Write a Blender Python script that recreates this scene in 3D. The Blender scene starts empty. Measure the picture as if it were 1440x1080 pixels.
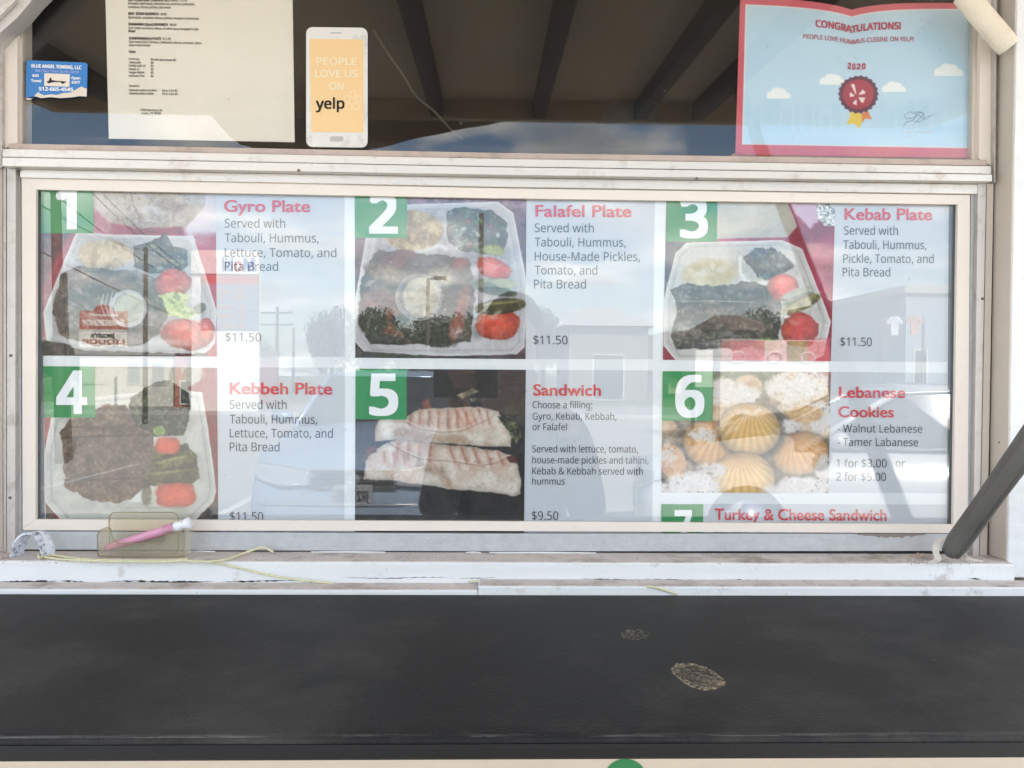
import bpy, bmesh, math, random, os
import numpy as np
from mathutils import Vector, Matrix

rad = math.radians
scene = bpy.context.scene
COL = scene.collection

# ---------------------------------------------------------------- camera
F = 1121.0                                  # focal length in photo pixels (1440 wide)
YAW, PITCH, ROLL = rad(-1.6316), rad(-0.6148), rad(-0.5571)
CAM = np.array([-0.01624, -0.95417, 0.17588])
def _rot(yaw, pitch, roll):
    cy, sy, cp, sp, cr, sr = math.cos(yaw), math.sin(yaw), math.cos(pitch), math.sin(pitch), math.cos(roll), math.sin(roll)
    return (np.array([[cy, -sy, 0], [sy, cy, 0], [0, 0, 1]]) @ np.array([[1, 0, 0], [0, cp, -sp], [0, sp, cp]])
            @ np.array([[cr, 0, sr], [0, 1, 0], [-sr, 0, cr]]))
RR = _rot(YAW, PITCH, ROLL)
cam_data = bpy.data.cameras.new('camera')
cam_data.sensor_width = 36
cam_data.lens = 36 * F / 1440
cam_data.clip_start = 0.02
cam_data.clip_end = 900
cam = bpy.data.objects.new('camera', cam_data)
COL.objects.link(cam)
m3 = np.stack([RR[:, 0], RR[:, 2], -RR[:, 1]], axis=1)      # camera x right, y up, z back
cam.matrix_world = Matrix([[*m3[0], CAM[0]], [*m3[1], CAM[1]], [*m3[2], CAM[2]], [0, 0, 0, 1]])
scene.camera = cam

# ---------------------------------------------------------------- light
SUN_EL, SUN_AZ = rad(44), rad(24)            # azimuth measured from +Y (behind the trailer) towards +X
world = bpy.data.worlds.new('World')
scene.world = world
world.use_nodes = True
wn, wl = world.node_tree.nodes, world.node_tree.links
wn.clear()
w_out = wn.new('ShaderNodeOutputWorld'); w_bg = wn.new('ShaderNodeBackground')
w_bg.inputs['Strength'].default_value = 0.11
sky = wn.new('ShaderNodeTexSky'); sky.sky_type = 'NISHITA'; sky.sun_disc = False
sky.sun_elevation = SUN_EL; sky.sun_rotation = SUN_AZ
sky.air_density = 1.0; sky.dust_density = 1.2; sky.ozone_density = 1.2
tc = wn.new('ShaderNodeTexCoord'); sep = wn.new('ShaderNodeSeparateXYZ')
wl.new(tc.outputs['Generated'], sep.inputs[0])
addz = wn.new('ShaderNodeMath'); addz.operation = 'ADD'; addz.inputs[1].default_value = 0.16
mx = wn.new('ShaderNodeMath'); mx.operation = 'MAXIMUM'; mx.inputs[1].default_value = 0.0
wl.new(sep.outputs['Z'], mx.inputs[0]); wl.new(mx.outputs[0], addz.inputs[0])
dx = wn.new('ShaderNodeMath'); dx.operation = 'DIVIDE'; dy = wn.new('ShaderNodeMath'); dy.operation = 'DIVIDE'
wl.new(sep.outputs['X'], dx.inputs[0]); wl.new(addz.outputs[0], dx.inputs[1])
wl.new(sep.outputs['Y'], dy.inputs[0]); wl.new(addz.outputs[0], dy.inputs[1])
cmb = wn.new('ShaderNodeCombineXYZ'); wl.new(dx.outputs[0], cmb.inputs[0]); wl.new(dy.outputs[0], cmb.inputs[1])
cn = wn.new('ShaderNodeTexNoise'); cn.inputs['Scale'].default_value = 1.7; cn.inputs['Detail'].default_value = 11
cn.inputs['Roughness'].default_value = 0.56; cn.inputs['Distortion'].default_value = 0.15
wl.new(cmb.outputs[0], cn.inputs['Vector'])
cr_ = wn.new('ShaderNodeValToRGB'); cr_.color_ramp.elements[0].position = 0.45; cr_.color_ramp.elements[1].position = 0.56
cr_.color_ramp.elements[0].color = (0, 0, 0, 1); cr_.color_ramp.elements[1].color = (0.92, 0.92, 0.92, 1)
wl.new(cn.outputs[0], cr_.inputs[0])
cmix = wn.new('ShaderNodeMixRGB'); cmix.inputs[2].default_value = (8.6, 8.9, 9.4, 1)
cn2 = wn.new('ShaderNodeTexNoise'); cn2.inputs['Scale'].default_value = 2.3; cn2.inputs['Detail'].default_value = 8
wl.new(cmb.outputs[0], cn2.inputs['Vector'])
cr2 = wn.new('ShaderNodeValToRGB'); cr2.color_ramp.elements[0].position = 0.36; cr2.color_ramp.elements[1].position = 0.66
cr2.color_ramp.elements[0].color = (4.6, 4.7, 4.9, 1); cr2.color_ramp.elements[1].color = (11.0, 10.8, 10.4, 1)
wl.new(cn2.outputs[0], cr2.inputs[0]); wl.new(cr2.outputs[0], cmix.inputs[2])
wl.new(cr_.outputs[0], cmix.inputs[0]); wl.new(sky.outputs[0], cmix.inputs[1])
wl.new(cmix.outputs[0], w_bg.inputs[0]); wl.new(w_bg.outputs[0], w_out.inputs[0])

sun_d = bpy.data.lights.new('sun', 'SUN'); sun_d.energy = 4.6; sun_d.angle = rad(0.53); sun_d.color = (1, .95, .88)
sun = bpy.data.objects.new('sun', sun_d); COL.objects.link(sun)
sdir = Vector((math.sin(SUN_AZ) * math.cos(SUN_EL), math.cos(SUN_AZ) * math.cos(SUN_EL), math.sin(SUN_EL)))
sun.rotation_euler = sdir.to_track_quat('Z', 'Y').to_euler()
sun.location = (3, 6, 8)

scene.view_settings.view_transform = 'Standard'
scene.view_settings.look = 'None'
scene.view_settings.gamma = 1
scene.view_settings.use_curve_mapping = False
scene.view_settings.exposure = 2.27
scene.render.engine = 'CYCLES'
scene.cycles.max_bounces = 10
scene.cycles.transparent_max_bounces = 16

# ---------------------------------------------------------------- helpers
def P(u, v, Y=0.0):
    """the point of the vertical plane y=Y that the photograph shows at (u, v); works on arrays"""
    u = np.asarray(u, float); v = np.asarray(v, float)
    a = (u - 720) / F; c = -(v - 540) / F
    d = [RR[i, 0] * a + RR[i, 1] + RR[i, 2] * c for i in range(3)]
    t = (Y - CAM[1]) / d[1]
    return np.stack([CAM[0] + d[0] * t, CAM[1] + d[1] * t, CAM[2] + d[2] * t], axis=-1)
def PZ(u, v, z):
    """same, on the horizontal plane at height z"""
    a = (u - 720) / F; c = -(v - 540) / F
    d = RR @ np.array([a, 1, c]); t = (z - CAM[2]) / d[2]
    return CAM + d * t
def RP(u, v, D):
    """a place out in the lot, D metres in front of the glass, seen mirrored at (u, v)"""
    p = P(u, v, D); return np.array([p[0], -D, p[2]])

def lin(c):
    c = np.asarray(c, float) / 255.0
    return np.where(c <= 0.04045, c / 12.92, ((c + 0.055) / 1.055) ** 2.4)
def S(r, g, b): return tuple(float(x) for x in lin((r, g, b)))

def thing(name, label, cat, loc=(0, 0, 0), rotz=0.0, group=None):
    o = bpy.data.objects.new(name, None); COL.objects.link(o)
    o.empty_display_size = 0.05
    o.location = [float(x) for x in loc]; o.rotation_euler = (0, 0, rotz)
    o['label'] = label; o['category'] = cat
    if group: o['group'] = group
    return o
def tag(o, label, cat, group=None):
    o['label'] = label; o['category'] = cat
    if group: o['group'] = group
    return o
def attach(o, parent, local=False):
    if parent is not None:
        o.parent = parent
        if not local:
            r = parent
            while r.parent is not None: r = r.parent
            if r.type == 'EMPTY':
                m = Matrix.Translation(r.location) @ Matrix.Rotation(r.rotation_euler[2], 4, 'Z')
                if parent is r: o.matrix_parent_inverse = m.inverted()
def mesh(name, verts, faces, mat, parent=None, smooth=False, local=False, colors=None, fix=True, bevel=0):
    me = bpy.data.meshes.new(name)
    me.from_pydata([tuple(map(float, v)) for v in verts], [], [tuple(map(int, f)) for f in faces])
    if fix:
        bm = bmesh.new(); bm.from_mesh(me)
        bmesh.ops.recalc_face_normals(bm, faces=bm.faces)
        if bevel:
            bmesh.ops.bevel(bm, geom=[e for e in bm.edges if len(e.link_faces) == 2 and e.calc_face_angle(0) > 0.5], offset=bevel, segments=2, affect='EDGES', profile=0.6)
        bm.to_mesh(me); bm.free()
    if colors is not None:
        ca = me.color_attributes.new('print', 'FLOAT_COLOR', 'POINT')
        ca.data.foreach_set('color', np.concatenate([colors, np.ones((len(colors), 1))], axis=1).astype(np.float32).ravel())
    if smooth:
        me.polygons.foreach_set('use_smooth', [True] * len(me.polygons))
    me.materials.append(mat)
    o = bpy.data.objects.new(name, me); COL.objects.link(o)
    attach(o, parent, local)
    return o
def prism(name, px, yf, yb, mat, parent=None, bevel=0.0006, colors=None):
    """outline given as seen in the photograph on the plane y=yf, extruded straight back to y=yb"""
    a = [P(u, v, yf) for u, v in px]
    n = len(a)
    vs = a + [np.array([p[0], yb, p[2]]) for p in a]
    fs = [list(range(n)), list(range(2 * n - 1, n - 1, -1))] + [[i, (i + 1) % n, n + (i + 1) % n, n + i] for i in range(n)]
    return mesh(name, vs, fs, mat, parent, bevel=bevel)
def boxv(x0, x1, y0, y1, z0, z1):
    v = [(x, y, z) for x in (x0, x1) for y in (y0, y1) for z in (z0, z1)]
    f = [(0, 1, 3, 2), (4, 6, 7, 5), (0, 4, 5, 1), (2, 3, 7, 6), (0, 2, 6, 4), (1, 5, 7, 3)]
    return v, f
def box(name, x0, x1, y0, y1, z0, z1, mat, parent=None, bevel=0.0, local=False):
    v, f = boxv(x0, x1, y0, y1, z0, z1)
    return mesh(name, v, f, mat, parent, bevel=bevel, local=local)
def tube_vf(pts, r, n=8, cap=True, squash=None):
    pts = [Vector([float(c) for c in p]) for p in pts]
    rs = r if isinstance(r, (list, tuple)) else [r] * len(pts)
    vs, fs = [], []
    up = Vector((0, 0, 1)); prev = None
    for i, p in enumerate(pts):
        t = (pts[min(i + 1, len(pts) - 1)] - pts[max(i - 1, 0)]).normalized()
        if prev is None:
            a = t.cross(up)
            if a.length < 0.05: a = t.cross(Vector((1, 0, 0)))
            a.normalize()
        else:
            a = (prev - t * prev.dot(t)).normalized()
        prev = a; b = t.cross(a)
        for k in range(n):
            an = 2 * math.pi * k / n
            vs.append(p + a * math.cos(an) * rs[i] + b * math.sin(an) * rs[i] * (squash or 1))
    for i in range(len(pts) - 1):
        for k in range(n):
            fs.append((i * n + k, i * n + (k + 1) % n, (i + 1) * n + (k + 1) % n, (i + 1) * n + k))
    if cap:
        fs.append(tuple(range(n - 1, -1, -1))); fs.append(tuple(range((len(pts) - 1) * n, len(pts) * n)))
    return vs, fs
def tube(name, pts, r, mat, parent=None, n=8, squash=None, local=False, smooth=True):
    v, f = tube_vf(pts, r, n, True, squash)
    return mesh(name, v, f, mat, parent, smooth=smooth, local=local)
def join_vf(parts):
    V, Fc = [], []
    for v, f in parts:
        o = len(V); V += list(v); Fc += [tuple(i + o for i in g) for g in f]
    return V, Fc
def smooth_path(pts, k=6):
    pts = [np.array(p, float) for p in pts]; out = []
    for i in range(len(pts) - 1):
        p0 = pts[max(i - 1, 0)]; p1 = pts[i]; p2 = pts[i + 1]; p3 = pts[min(i + 2, len(pts) - 1)]
        for j in range(k):
            t = j / k
            out.append(0.5 * ((2 * p1) + (-p0 + p2) * t + (2 * p0 - 5 * p1 + 4 * p2 - p3) * t * t + (-p0 + 3 * p1 - 3 * p2 + p3) * t ** 3))
    out.append(pts[-1]); return out

# ---------------------------------------------------------------- materials
def material(name, col, rough=0.5, metal=0.0, var=None, bump=None, spec=0.5, specks=None, dirt=None):
    """var=(scale, amount, stretch xyz); bump=(scale, strength); specks=(scale, threshold, colour); dirt=(scale, lo, hi, colour)"""
    m = bpy.data.materials.new(name); m.use_nodes = True
    n, l = m.node_tree.nodes, m.node_tree.links
    b = n['Principled BSDF']
    b.inputs['Roughness'].default_value = rough; b.inputs['Metallic'].default_value = metal
    b.inputs['Specular IOR Level'].default_value = spec
    tcn = n.new('ShaderNodeTexCoord')
    rgb = n.new('ShaderNodeRGB'); rgb.outputs[0].default_value = (*col, 1); cur = rgb.outputs[0]
    if var:
        mp = n.new('ShaderNodeMapping'); l.new(tcn.outputs['Object'], mp.inputs[0])
        if len(var) > 2: mp.inputs['Scale'].default_value = var[2]
        no = n.new('ShaderNodeTexNoise'); no.inputs['Scale'].default_value = var[0]; no.inputs['Detail'].default_value = 6
        no.inputs['Roughness'].default_value = 0.65
        l.new(mp.outputs[0], no.inputs['Vector'])
        mr = n.new('ShaderNodeMapRange'); mr.inputs[1].default_value = 0.25; mr.inputs[2].default_value = 0.75
        mr.inputs[3].default_value = 1 - var[1]; mr.inputs[4].default_value = 1 + var[1]
        l.new(no.outputs[0], mr.inputs[0])
        vm = n.new('ShaderNodeVectorMath'); vm.operation = 'SCALE'
        l.new(cur, vm.inputs[0]); l.new(mr.outputs[0], vm.inputs['Scale']); cur = vm.outputs[0]
        rr = n.new('ShaderNodeMapRange'); rr.inputs[3].default_value = max(rough - .08, 0.02); rr.inputs[4].default_value = min(rough + .08, 1)
        l.new(no.outputs[0], rr.inputs[0]); l.new(rr.outputs[0], b.inputs['Roughness'])
    for k, sp in enumerate([dirt, specks]):
        if sp:
            no = n.new('ShaderNodeTexNoise'); no.inputs['Scale'].default_value = sp[0]
            no.inputs['Detail'].default_value = 8 if k == 0 else 2; no.inputs['Roughness'].default_value = .7
            l.new(tcn.outputs['Object'], no.inputs['Vector'])
            mr = n.new('ShaderNodeMapRange')
            mr.inputs[1].default_value = sp[1]; mr.inputs[2].default_value = sp[2] if k == 0 else sp[1] + 0.03
            l.new(no.outputs[0], mr.inputs[0])
            mxn = n.new('ShaderNodeMixRGB'); mxn.inputs[2].default_value = (*(sp[3] if k == 0 else sp[2]), 1)
            l.new(mr.outputs[0], mxn.inputs[0]); l.new(cur, mxn.inputs[1]); cur = mxn.outputs[0]
    l.new(cur, b.inputs['Base Color'])
    if bump:
        no = n.new('ShaderNodeTexNoise'); no.inputs['Scale'].default_value = bump[0]; no.inputs['Detail'].default_value = 5
        l.new(tcn.outputs['Object'], no.inputs['Vector'])
        bp = n.new('ShaderNodeBump'); bp.inputs['Strength'].default_value = bump[1]; bp.inputs['Distance'].default_value = 0.002
        l.new(no.outputs[0], bp.inputs['Height']); l.new(bp.outputs[0], b.inputs['Normal'])
    return m
def print_material(name, rough=0.4):
    m = bpy.data.materials.new(name); m.use_nodes = True
    n, l = m.node_tree.nodes, m.node_tree.links; b = n['Principled BSDF']
    a = n.new('ShaderNodeAttribute'); a.attribute_name = 'print'
    no = n.new('ShaderNodeTexNoise'); no.inputs['Scale'].default_value = 1400; no.inputs['Detail'].default_value = 2
    tcn = n.new('ShaderNodeTexCoord'); l.new(tcn.outputs['Object'], no.inputs['Vector'])
    mr = n.new('ShaderNodeMapRange'); mr.inputs[3].default_value = .86; mr.inputs[4].default_value = 1.14
    l.new(no.outputs[0], mr.inputs[0])
    vm = n.new('ShaderNodeVectorMath'); vm.operation = 'SCALE'; l.new(a.outputs['Color'], vm.inputs[0]); l.new(mr.outputs[0], vm.inputs['Scale'])
    l.new(vm.outputs[0], b.inputs['Base Color'])
    b.inputs['Roughness'].default_value = rough; b.inputs['Specular IOR Level'].default_value = 0.25
    return m
def glass_material(name, r0=0.043, tint=(0.98, 0.99, 0.985), dust=0.02, smear=3.0, wav=0.0):
    """a clear pane: a Schlick mix of mirror and see-through on each face, with a thin film of dust"""
    m = bpy.data.materials.new(name); m.use_nodes = True
    n, l = m.node_tree.nodes, m.node_tree.links; n.clear()
    out = n.new('ShaderNodeOutputMaterial'); tr = n.new('ShaderNodeBsdfTransparent'); gl = n.new('ShaderNodeBsdfGlossy')
    tr.inputs[0].default_value = (*tint, 1); gl.inputs['Roughness'].default_value = 0.0
    ge = n.new('ShaderNodeNewGeometry'); dt = n.new('ShaderNodeVectorMath'); dt.operation = 'DOT_PRODUCT'
    l.new(ge.outputs['Incoming'], dt.inputs[0]); l.new(ge.outputs['Normal'], dt.inputs[1])
    ab = n.new('ShaderNodeMath'); ab.operation = 'ABSOLUTE'; l.new(dt.outputs['Value'], ab.inputs[0])
    su = n.new('ShaderNodeMath'); su.operation = 'SUBTRACT'; su.inputs[0].default_value = 1; l.new(ab.outputs[0], su.inputs[1])
    pw = n.new('ShaderNodeMath'); pw.operation = 'POWER'; pw.inputs[1].default_value = 5; l.new(su.outputs[0], pw.inputs[0])
    ma = n.new('ShaderNodeMath'); ma.operation = 'MULTIPLY_ADD'; ma.inputs[1].default_value = 1 - r0; ma.inputs[2].default_value = r0
    l.new(pw.outputs[0], ma.inputs[0])
    mix = n.new('ShaderNodeMixShader'); l.new(ma.outputs[0], mix.inputs[0]); l.new(tr.outputs[0], mix.inputs[1]); l.new(gl.outputs[0], mix.inputs[2])
    df = n.new('ShaderNodeBsdfDiffuse'); df.inputs[0].default_value = (.6, .58, .54, 1)
    tcn = n.new('ShaderNodeTexCoord'); no = n.new('ShaderNodeTexNoise'); no.inputs['Scale'].default_value = smear; no.inputs['Detail'].default_value = 8
    no.inputs['Roughness'].default_value = .7
    l.new(tcn.outputs['Object'], no.inputs['Vector'])
    mr = n.new('ShaderNodeMapRange'); mr.inputs[1].default_value = .35; mr.inputs[2].default_value = .75; mr.inputs[3].default_value = dust * .5; mr.inputs[4].default_value = dust * 1.8
    l.new(no.outputs[0], mr.inputs[0])
    sp = n.new('ShaderNodeTexNoise'); sp.inputs['Scale'].default_value = 160; sp.inputs['Detail'].default_value = 1
    l.new(tcn.outputs['Object'], sp.inputs['Vector'])
    m2 = n.new('ShaderNodeMapRange'); m2.inputs[1].default_value = .785; m2.inputs[2].default_value = .82; m2.inputs[4].default_value = .16
    l.new(sp.outputs[0], m2.inputs[0])
    ad = n.new('ShaderNodeMath'); ad.operation = 'ADD'; l.new(mr.outputs[0], ad.inputs[0]); l.new(m2.outputs[0], ad.inputs[1])
    mix2 = n.new('ShaderNodeMixShader'); l.new(ad.outputs[0], mix2.inputs[0]); l.new(mix.outputs[0], mix2.inputs[1]); l.new(df.outputs[0], mix2.inputs[2])
    if wav:
        wv = n.new('ShaderNodeTexNoise'); wv.inputs['Scale'].default_value = 2.2; wv.inputs['Detail'].default_value = 1
        l.new(tcn.outputs['Object'], wv.inputs['Vector'])
        bp = n.new('ShaderNodeBump'); bp.inputs['Strength'].default_value = 1; bp.inputs['Distance'].default_value = wav
        l.new(wv.outputs[0], bp.inputs['Height']); l.new(bp.outputs[0], gl.inputs['Normal'])
    l.new(mix2.outputs[0], out.inputs[0])
    return m

# ---------------------------------------------------------------- lettering
_font = None
try:
    fp = os.path.join(bpy.utils.system_resource('DATAFILES'), 'fonts', 'NotoSansMath-Regular.woff2')
    if os.path.exists(fp): _font = bpy.data.fonts.load(fp)
except Exception:
    _font = None
def glyph_mesh(s, offset=0.0, gill=False):
    cu = bpy.data.curves.new('lettering', 'FONT'); cu.body = s
    if _font is not None and not gill: cu.font = _font
    cu.fill_mode = 'FRONT'; cu.resolution_u = 4; cu.size = 1
    o = bpy.data.objects.new('lettering', cu); COL.objects.link(o)
    dg = bpy.context.evaluated_depsgraph_get()
    me = bpy.data.meshes.new_from_object(o.evaluated_get(dg))
    v = np.zeros(len(me.vertices) * 3); me.vertices.foreach_get('co', v); v = v.reshape(-1, 3)
    f = [tuple(p.vertices) for p in me.polygons]
    bpy.data.objects.remove(o); bpy.data.curves.remove(cu); bpy.data.meshes.remove(me)
    if offset > .001 and len(v):                       # heavier weight: the same outline struck again, each a hair in front
        V, Fc = [], []
        for k in range(8):
            o2 = len(V); w = v.copy(); a = math.pi / 4 * k; sq = 1 / max(abs(math.cos(a)), abs(math.sin(a)))
            w[:, 0] += offset * math.cos(a) * sq; w[:, 1] += offset * math.sin(a) * .75 * sq; w[:, 2] = k
            V += list(w); Fc += [tuple(i + o2 for i in g) for g in f]
        v, f = np.array(V), Fc
    return v, f
_caps = {}
def cap_height(gill=False):
    if gill not in _caps: _caps[gill] = glyph_mesh('H', 0, gill)[0][:, 1].max()
    return _caps[gill]
def text_px(lines, Y, bold=0.0, warp=None, gill=False):
    """lines: (string, u0, u1, baseline v at u0, cap height px[, baseline v at u1][, own boldness]); returns joined verts, faces on the plane y=Y (Y may be a function of u, v)"""
    parts = []
    for ln in lines:
        s, u0, u1, vb, cap = ln[:5]; vb1 = ln[5] if len(ln) > 5 and ln[5] is not None else vb + (u1 - u0) * 0.0045
        v, f = glyph_mesh(s, ln[6] if len(ln) > 6 else bold, gill)
        if not len(v): continue
        x = v[:, 0]; x = (x - x.min()) / max(x.max() - x.min(), 1e-6)
        uu = u0 + x * (u1 - u0); vv = vb + (vb1 - vb) * x - v[:, 1] / cap_height(gill) * cap
        if warp: uu, vv = warp(uu, vv)
        yy = Y(uu, vv) if callable(Y) else Y
        parts.append((list(P(uu, vv, yy - v[:, 2] * 1.2e-5)), f))
    return join_vf(parts)
def text_obj(name, lines, Y, mat, parent, bold=0.0, warp=None, gill=False):
    v, f = text_px(lines, Y, bold, warp, gill)
    return mesh(name, v, f, mat, parent, fix=False)
def sign_text(name, s, center, width, cap, mat, parent, bold=0.0, local=True):
    """lettering on a sign that faces the trailer (+y)"""
    v, f = glyph_mesh(s, bold); x = v[:, 0]; x = (x - x.min()) / (x.max() - x.min()) - .5
    vs = [(center[0] - a * width, center[1] + c * .0004, center[2] + b / cap_height() * cap - cap / 2) for a, b, c in zip(x, v[:, 1], v[:, 2])]
    return mesh(name, vs, f, mat, parent, fix=False, local=local)

# ---------------------------------------------------------------- painting of flat prints
def _h(ix, iy, seed):
    n = (ix * 374761393 + iy * 668265263 + seed * 1442695041) & 0xffffffff
    n = ((n ^ (n >> 13)) * 1274126177) & 0xffffffff
    return ((n ^ (n >> 16)) & 0xffff) / 65535.0
def vnoise(u, v, seed):
    iu = np.floor(u).astype(np.int64); iv = np.floor(v).astype(np.int64); fu = u - iu; fv = v - iv
    fu = fu * fu * (3 - 2 * fu); fv = fv * fv * (3 - 2 * fv)
    a = _h(iu, iv, seed); b = _h(iu + 1, iv, seed); c = _h(iu, iv + 1, seed); d = _h(iu + 1, iv + 1, seed)
    return (a * (1 - fu) + b * fu) * (1 - fv) + (c * (1 - fu) + d * fu) * fv
def fbm(u, v, s, seed=0, o=4, g=.55):
    t = 0; a = 1; k = 0
    for i in range(o):
        t = t + a * vnoise(u / s + 17 * i, v / s - 9 * i, seed + i); k += a; a *= g; s = s / 2.03
    return t / k
def ss(a, b, x):
    t = np.clip((x - a) / (b - a), 0, 1); return t * t * (3 - 2 * t)
class Print:
    def __init__(s, quad, step=1.0):
        (a, b, c, d) = [np.array(q, float) for q in quad]      # TL TR BR BL
        s.nu = int(max(np.linalg.norm(b - a), 4) / step); s.nv = int(max(np.linalg.norm(d - a), 4) / step)
        i, j = np.meshgrid(np.linspace(0, 1, s.nu + 1), np.linspace(0, 1, s.nv + 1))
        s.i, s.j = i.ravel(), j.ravel()
        q = (a[None] * ((1 - s.i) * (1 - s.j))[:, None] + b[None] * (s.i * (1 - s.j))[:, None] + c[None] * (s.i * s.j)[:, None] + d[None] * ((1 - s.i) * s.j)[:, None])
        s.u, s.v = q[:, 0], q[:, 1]
        s.c = np.zeros((len(s.u), 3))
    def fill(s, col): s.c[:] = col
    def put(s, m, col, alpha=1.0):
        col = np.asarray(col, float)
        if col.ndim == 1: col = col[None]
        m = (m * alpha)[:, None]; s.c = s.c * (1 - m) + col * m
    def mul(s, m, k):
        s.c = s.c * (1 - m[:, None]) + s.c * m[:, None] * np.asarray(k)
    def ell(s, cu, cv, ru, rv, ang=0, rough=0, rs=14, seed=0, soft=1.2):
        a = rad(ang); x = (s.u - cu) * math.cos(a) + (s.v - cv) * math.sin(a); y = -(s.u - cu) * math.sin(a) + (s.v - cv) * math.cos(a)
        r = np.sqrt((x / ru) ** 2 + (y / rv) ** 2)
        if rough: r = r + (fbm(s.u, s.v, rs, seed + 50) - .5) * rough
        k = min(ru, rv); return ss(-soft, soft, (1 - r) * k), r, x / ru, y / rv
    def poly(s, pts, warp=0, ws=10, seed=0, soft=.9):
        u, v = s.u, s.v
        if warp:
            u = u + (fbm(s.u, s.v, ws, seed + 7) - .5) * 2 * warp; v = v + (fbm(s.u, s.v, ws, seed + 11) - .5) * 2 * warp
        d = np.full(len(u), 1e9); ins = np.zeros(len(u), bool); n = len(pts)
        for k in range(n):
            (x0, y0), (x1, y1) = pts[k], pts[(k + 1) % n]; ex, ey = x1 - x0, y1 - y0
            t = np.clip(((u - x0) * ex + (v - y0) * ey) / (ex * ex + ey * ey + 1e-9), 0, 1)
            d = np.minimum(d, (u - x0 - ex * t) ** 2 + (v - y0 - ey * t) ** 2)
            if y1 != y0: ins ^= ((y0 > v) != (y1 > v)) & (u < (x1 - x0) * (v - y0) / (y1 - y0) + x0)
        d = np.sqrt(d); return ss(-soft, soft, np.where(ins, d, -d))
    def line(s, pts, w, soft=.7):
        d = np.full(len(s.u), 1e9)
        for (x0, y0), (x1, y1) in zip(pts[:-1], pts[1:]):
            ex, ey = x1 - x0, y1 - y0; t = np.clip(((s.u - x0) * ex + (s.v - y0) * ey) / (ex * ex + ey * ey + 1e-9), 0, 1)
            d = np.minimum(d, (s.u - x0 - ex * t) ** 2 + (s.v - y0 - ey * t) ** 2)
        return 1 - ss(w - soft, w + soft, np.sqrt(d))
    def n(s, sc, seed=0, o=4): return fbm(s.u, s.v, sc, seed, o)
    def tex(s, m, c0, c1, sc, seed, lo=.35, hi=.65, o=4):
        t = ss(lo, hi, s.n(sc, seed, o))[:, None]; s.put(m, np.asarray(c0, float)[None] * (1 - t) + np.asarray(c1, float)[None] * t)
    def build(s, name, Y, mat, parent, warp=None):
        if name == 'food_photo':                      # a faded, slightly milky inkjet print
            g = s.c.mean(1, keepdims=True); s.c = (s.c * .93 + g * .07) * .96 + 2; dk = (ss(190, 90, s.c.mean(1)) * (.22 + .78 * ss(80, 35, s.c.max(1) - s.c.min(1))))[:, None]; s.c = s.c * (1 + dk * ((fbm(s.u, s.v, 4.2, 401, 4, .7)[:, None] - .5) * .9 + (fbm(s.u, s.v, 14, 411, 3)[:, None] - .5) * .7)) + (fbm(s.u, s.v, 70, 301, 3)[:, None] - .5) * 16 + (fbm(s.u, s.v, 2.6, 77, 2)[:, None] - .5) * 14
        yy = Y(s.u, s.v) if callable(Y) else Y
        u, v = (s.u, s.v) if warp is None else warp(s.u, s.v)
        vs = P(u, v, yy); w = s.nu + 1
        a = (np.arange(s.nv)[:, None] * w + np.arange(s.nu)[None]).ravel()
        fs = np.stack([a, a + w, a + w + 1, a + 1], 1)
        me = bpy.data.meshes.new(name)
        me.vertices.add(len(vs)); me.vertices.foreach_set('co', vs.astype(np.float32).ravel())
        me.loops.add(len(fs) * 4); me.loops.foreach_set('vertex_index', fs.astype(np.int32).ravel())
        me.polygons.add(len(fs)); me.polygons.foreach_set('loop_start', np.arange(0, len(fs) * 4, 4, dtype=np.int32))
        me.polygons.foreach_set('use_smooth', np.ones(len(fs), bool)); me.update(calc_edges=True)
        ca = me.color_attributes.new('print', 'FLOAT_COLOR', 'POINT')
        ca.data.foreach_set('color', np.concatenate([lin(np.clip(s.c, 0, 255)), np.ones((len(vs), 1))], 1).astype(np.float32).ravel())
        me.materials.append(mat)
        o = bpy.data.objects.new(name, me); COL.objects.link(o); attach(o, parent); return o

# ================================================================ THE TRAILER FRONT
M = {}
M['white'] = material('white_paint', S(226, 224, 220), .55, var=(9, .05), bump=(160, .18), dirt=(14, .58, .82, S(176, 168, 156)), specks=(210, .76, S(90, 84, 76)))
M['wood_white'] = material('white_painted_wood', S(222, 224, 224), .55, var=(30, .07, (.12, 1, 1.6)), bump=(90, .5), dirt=(26, .6, .8, S(150, 140, 128)), specks=(150, .755, S(84, 76, 66)))
M['wood_top'] = material('dusty_sill_top', S(200, 192, 187), .8, var=(40, .12), bump=(140, .5), dirt=(22, .5, .75, S(128, 114, 104)), specks=(190, .7, S(82, 72, 62)))
M['sash'] = material('cream_anodised_sash', S(224, 214, 203), .45, var=(5, .06, (.4, 1, 1)), bump=(300, .1), dirt=(16, .6, .85, S(196, 178, 162)), specks=(240, .79, S(120, 104, 90)))
M['alu'] = material('dusty_aluminium', S(196, 191, 186), .48, .35, var=(22, .09, (.25, 1, 1)), bump=(260, .25), dirt=(30, .55, .8, S(150, 138, 126)), specks=(260, .74, S(96, 86, 78)))
M['alu_light'] = material('pale_aluminium', S(208, 203, 197), .4, .3, var=(18, .09, (.25, 1, 1)), bump=(260, .25), dirt=(34, .56, .8, S(168, 154, 142)), specks=(240, .75, S(110, 100, 90)))
M['alu_grey'] = material('speckled_grey_track', S(184, 186, 188), .55, .3, var=(60, .12), bump=(320, .35), dirt=(24, .55, .8, S(196, 196, 196)), specks=(420, .66, S(190, 190, 190)))
M['greige'] = material('greige_jamb', S(208, 198, 186), .6, .1, var=(14, .06, (1, 1, .3)), bump=(220, .15), specks=(160, .77, S(90, 80, 70)))
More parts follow.
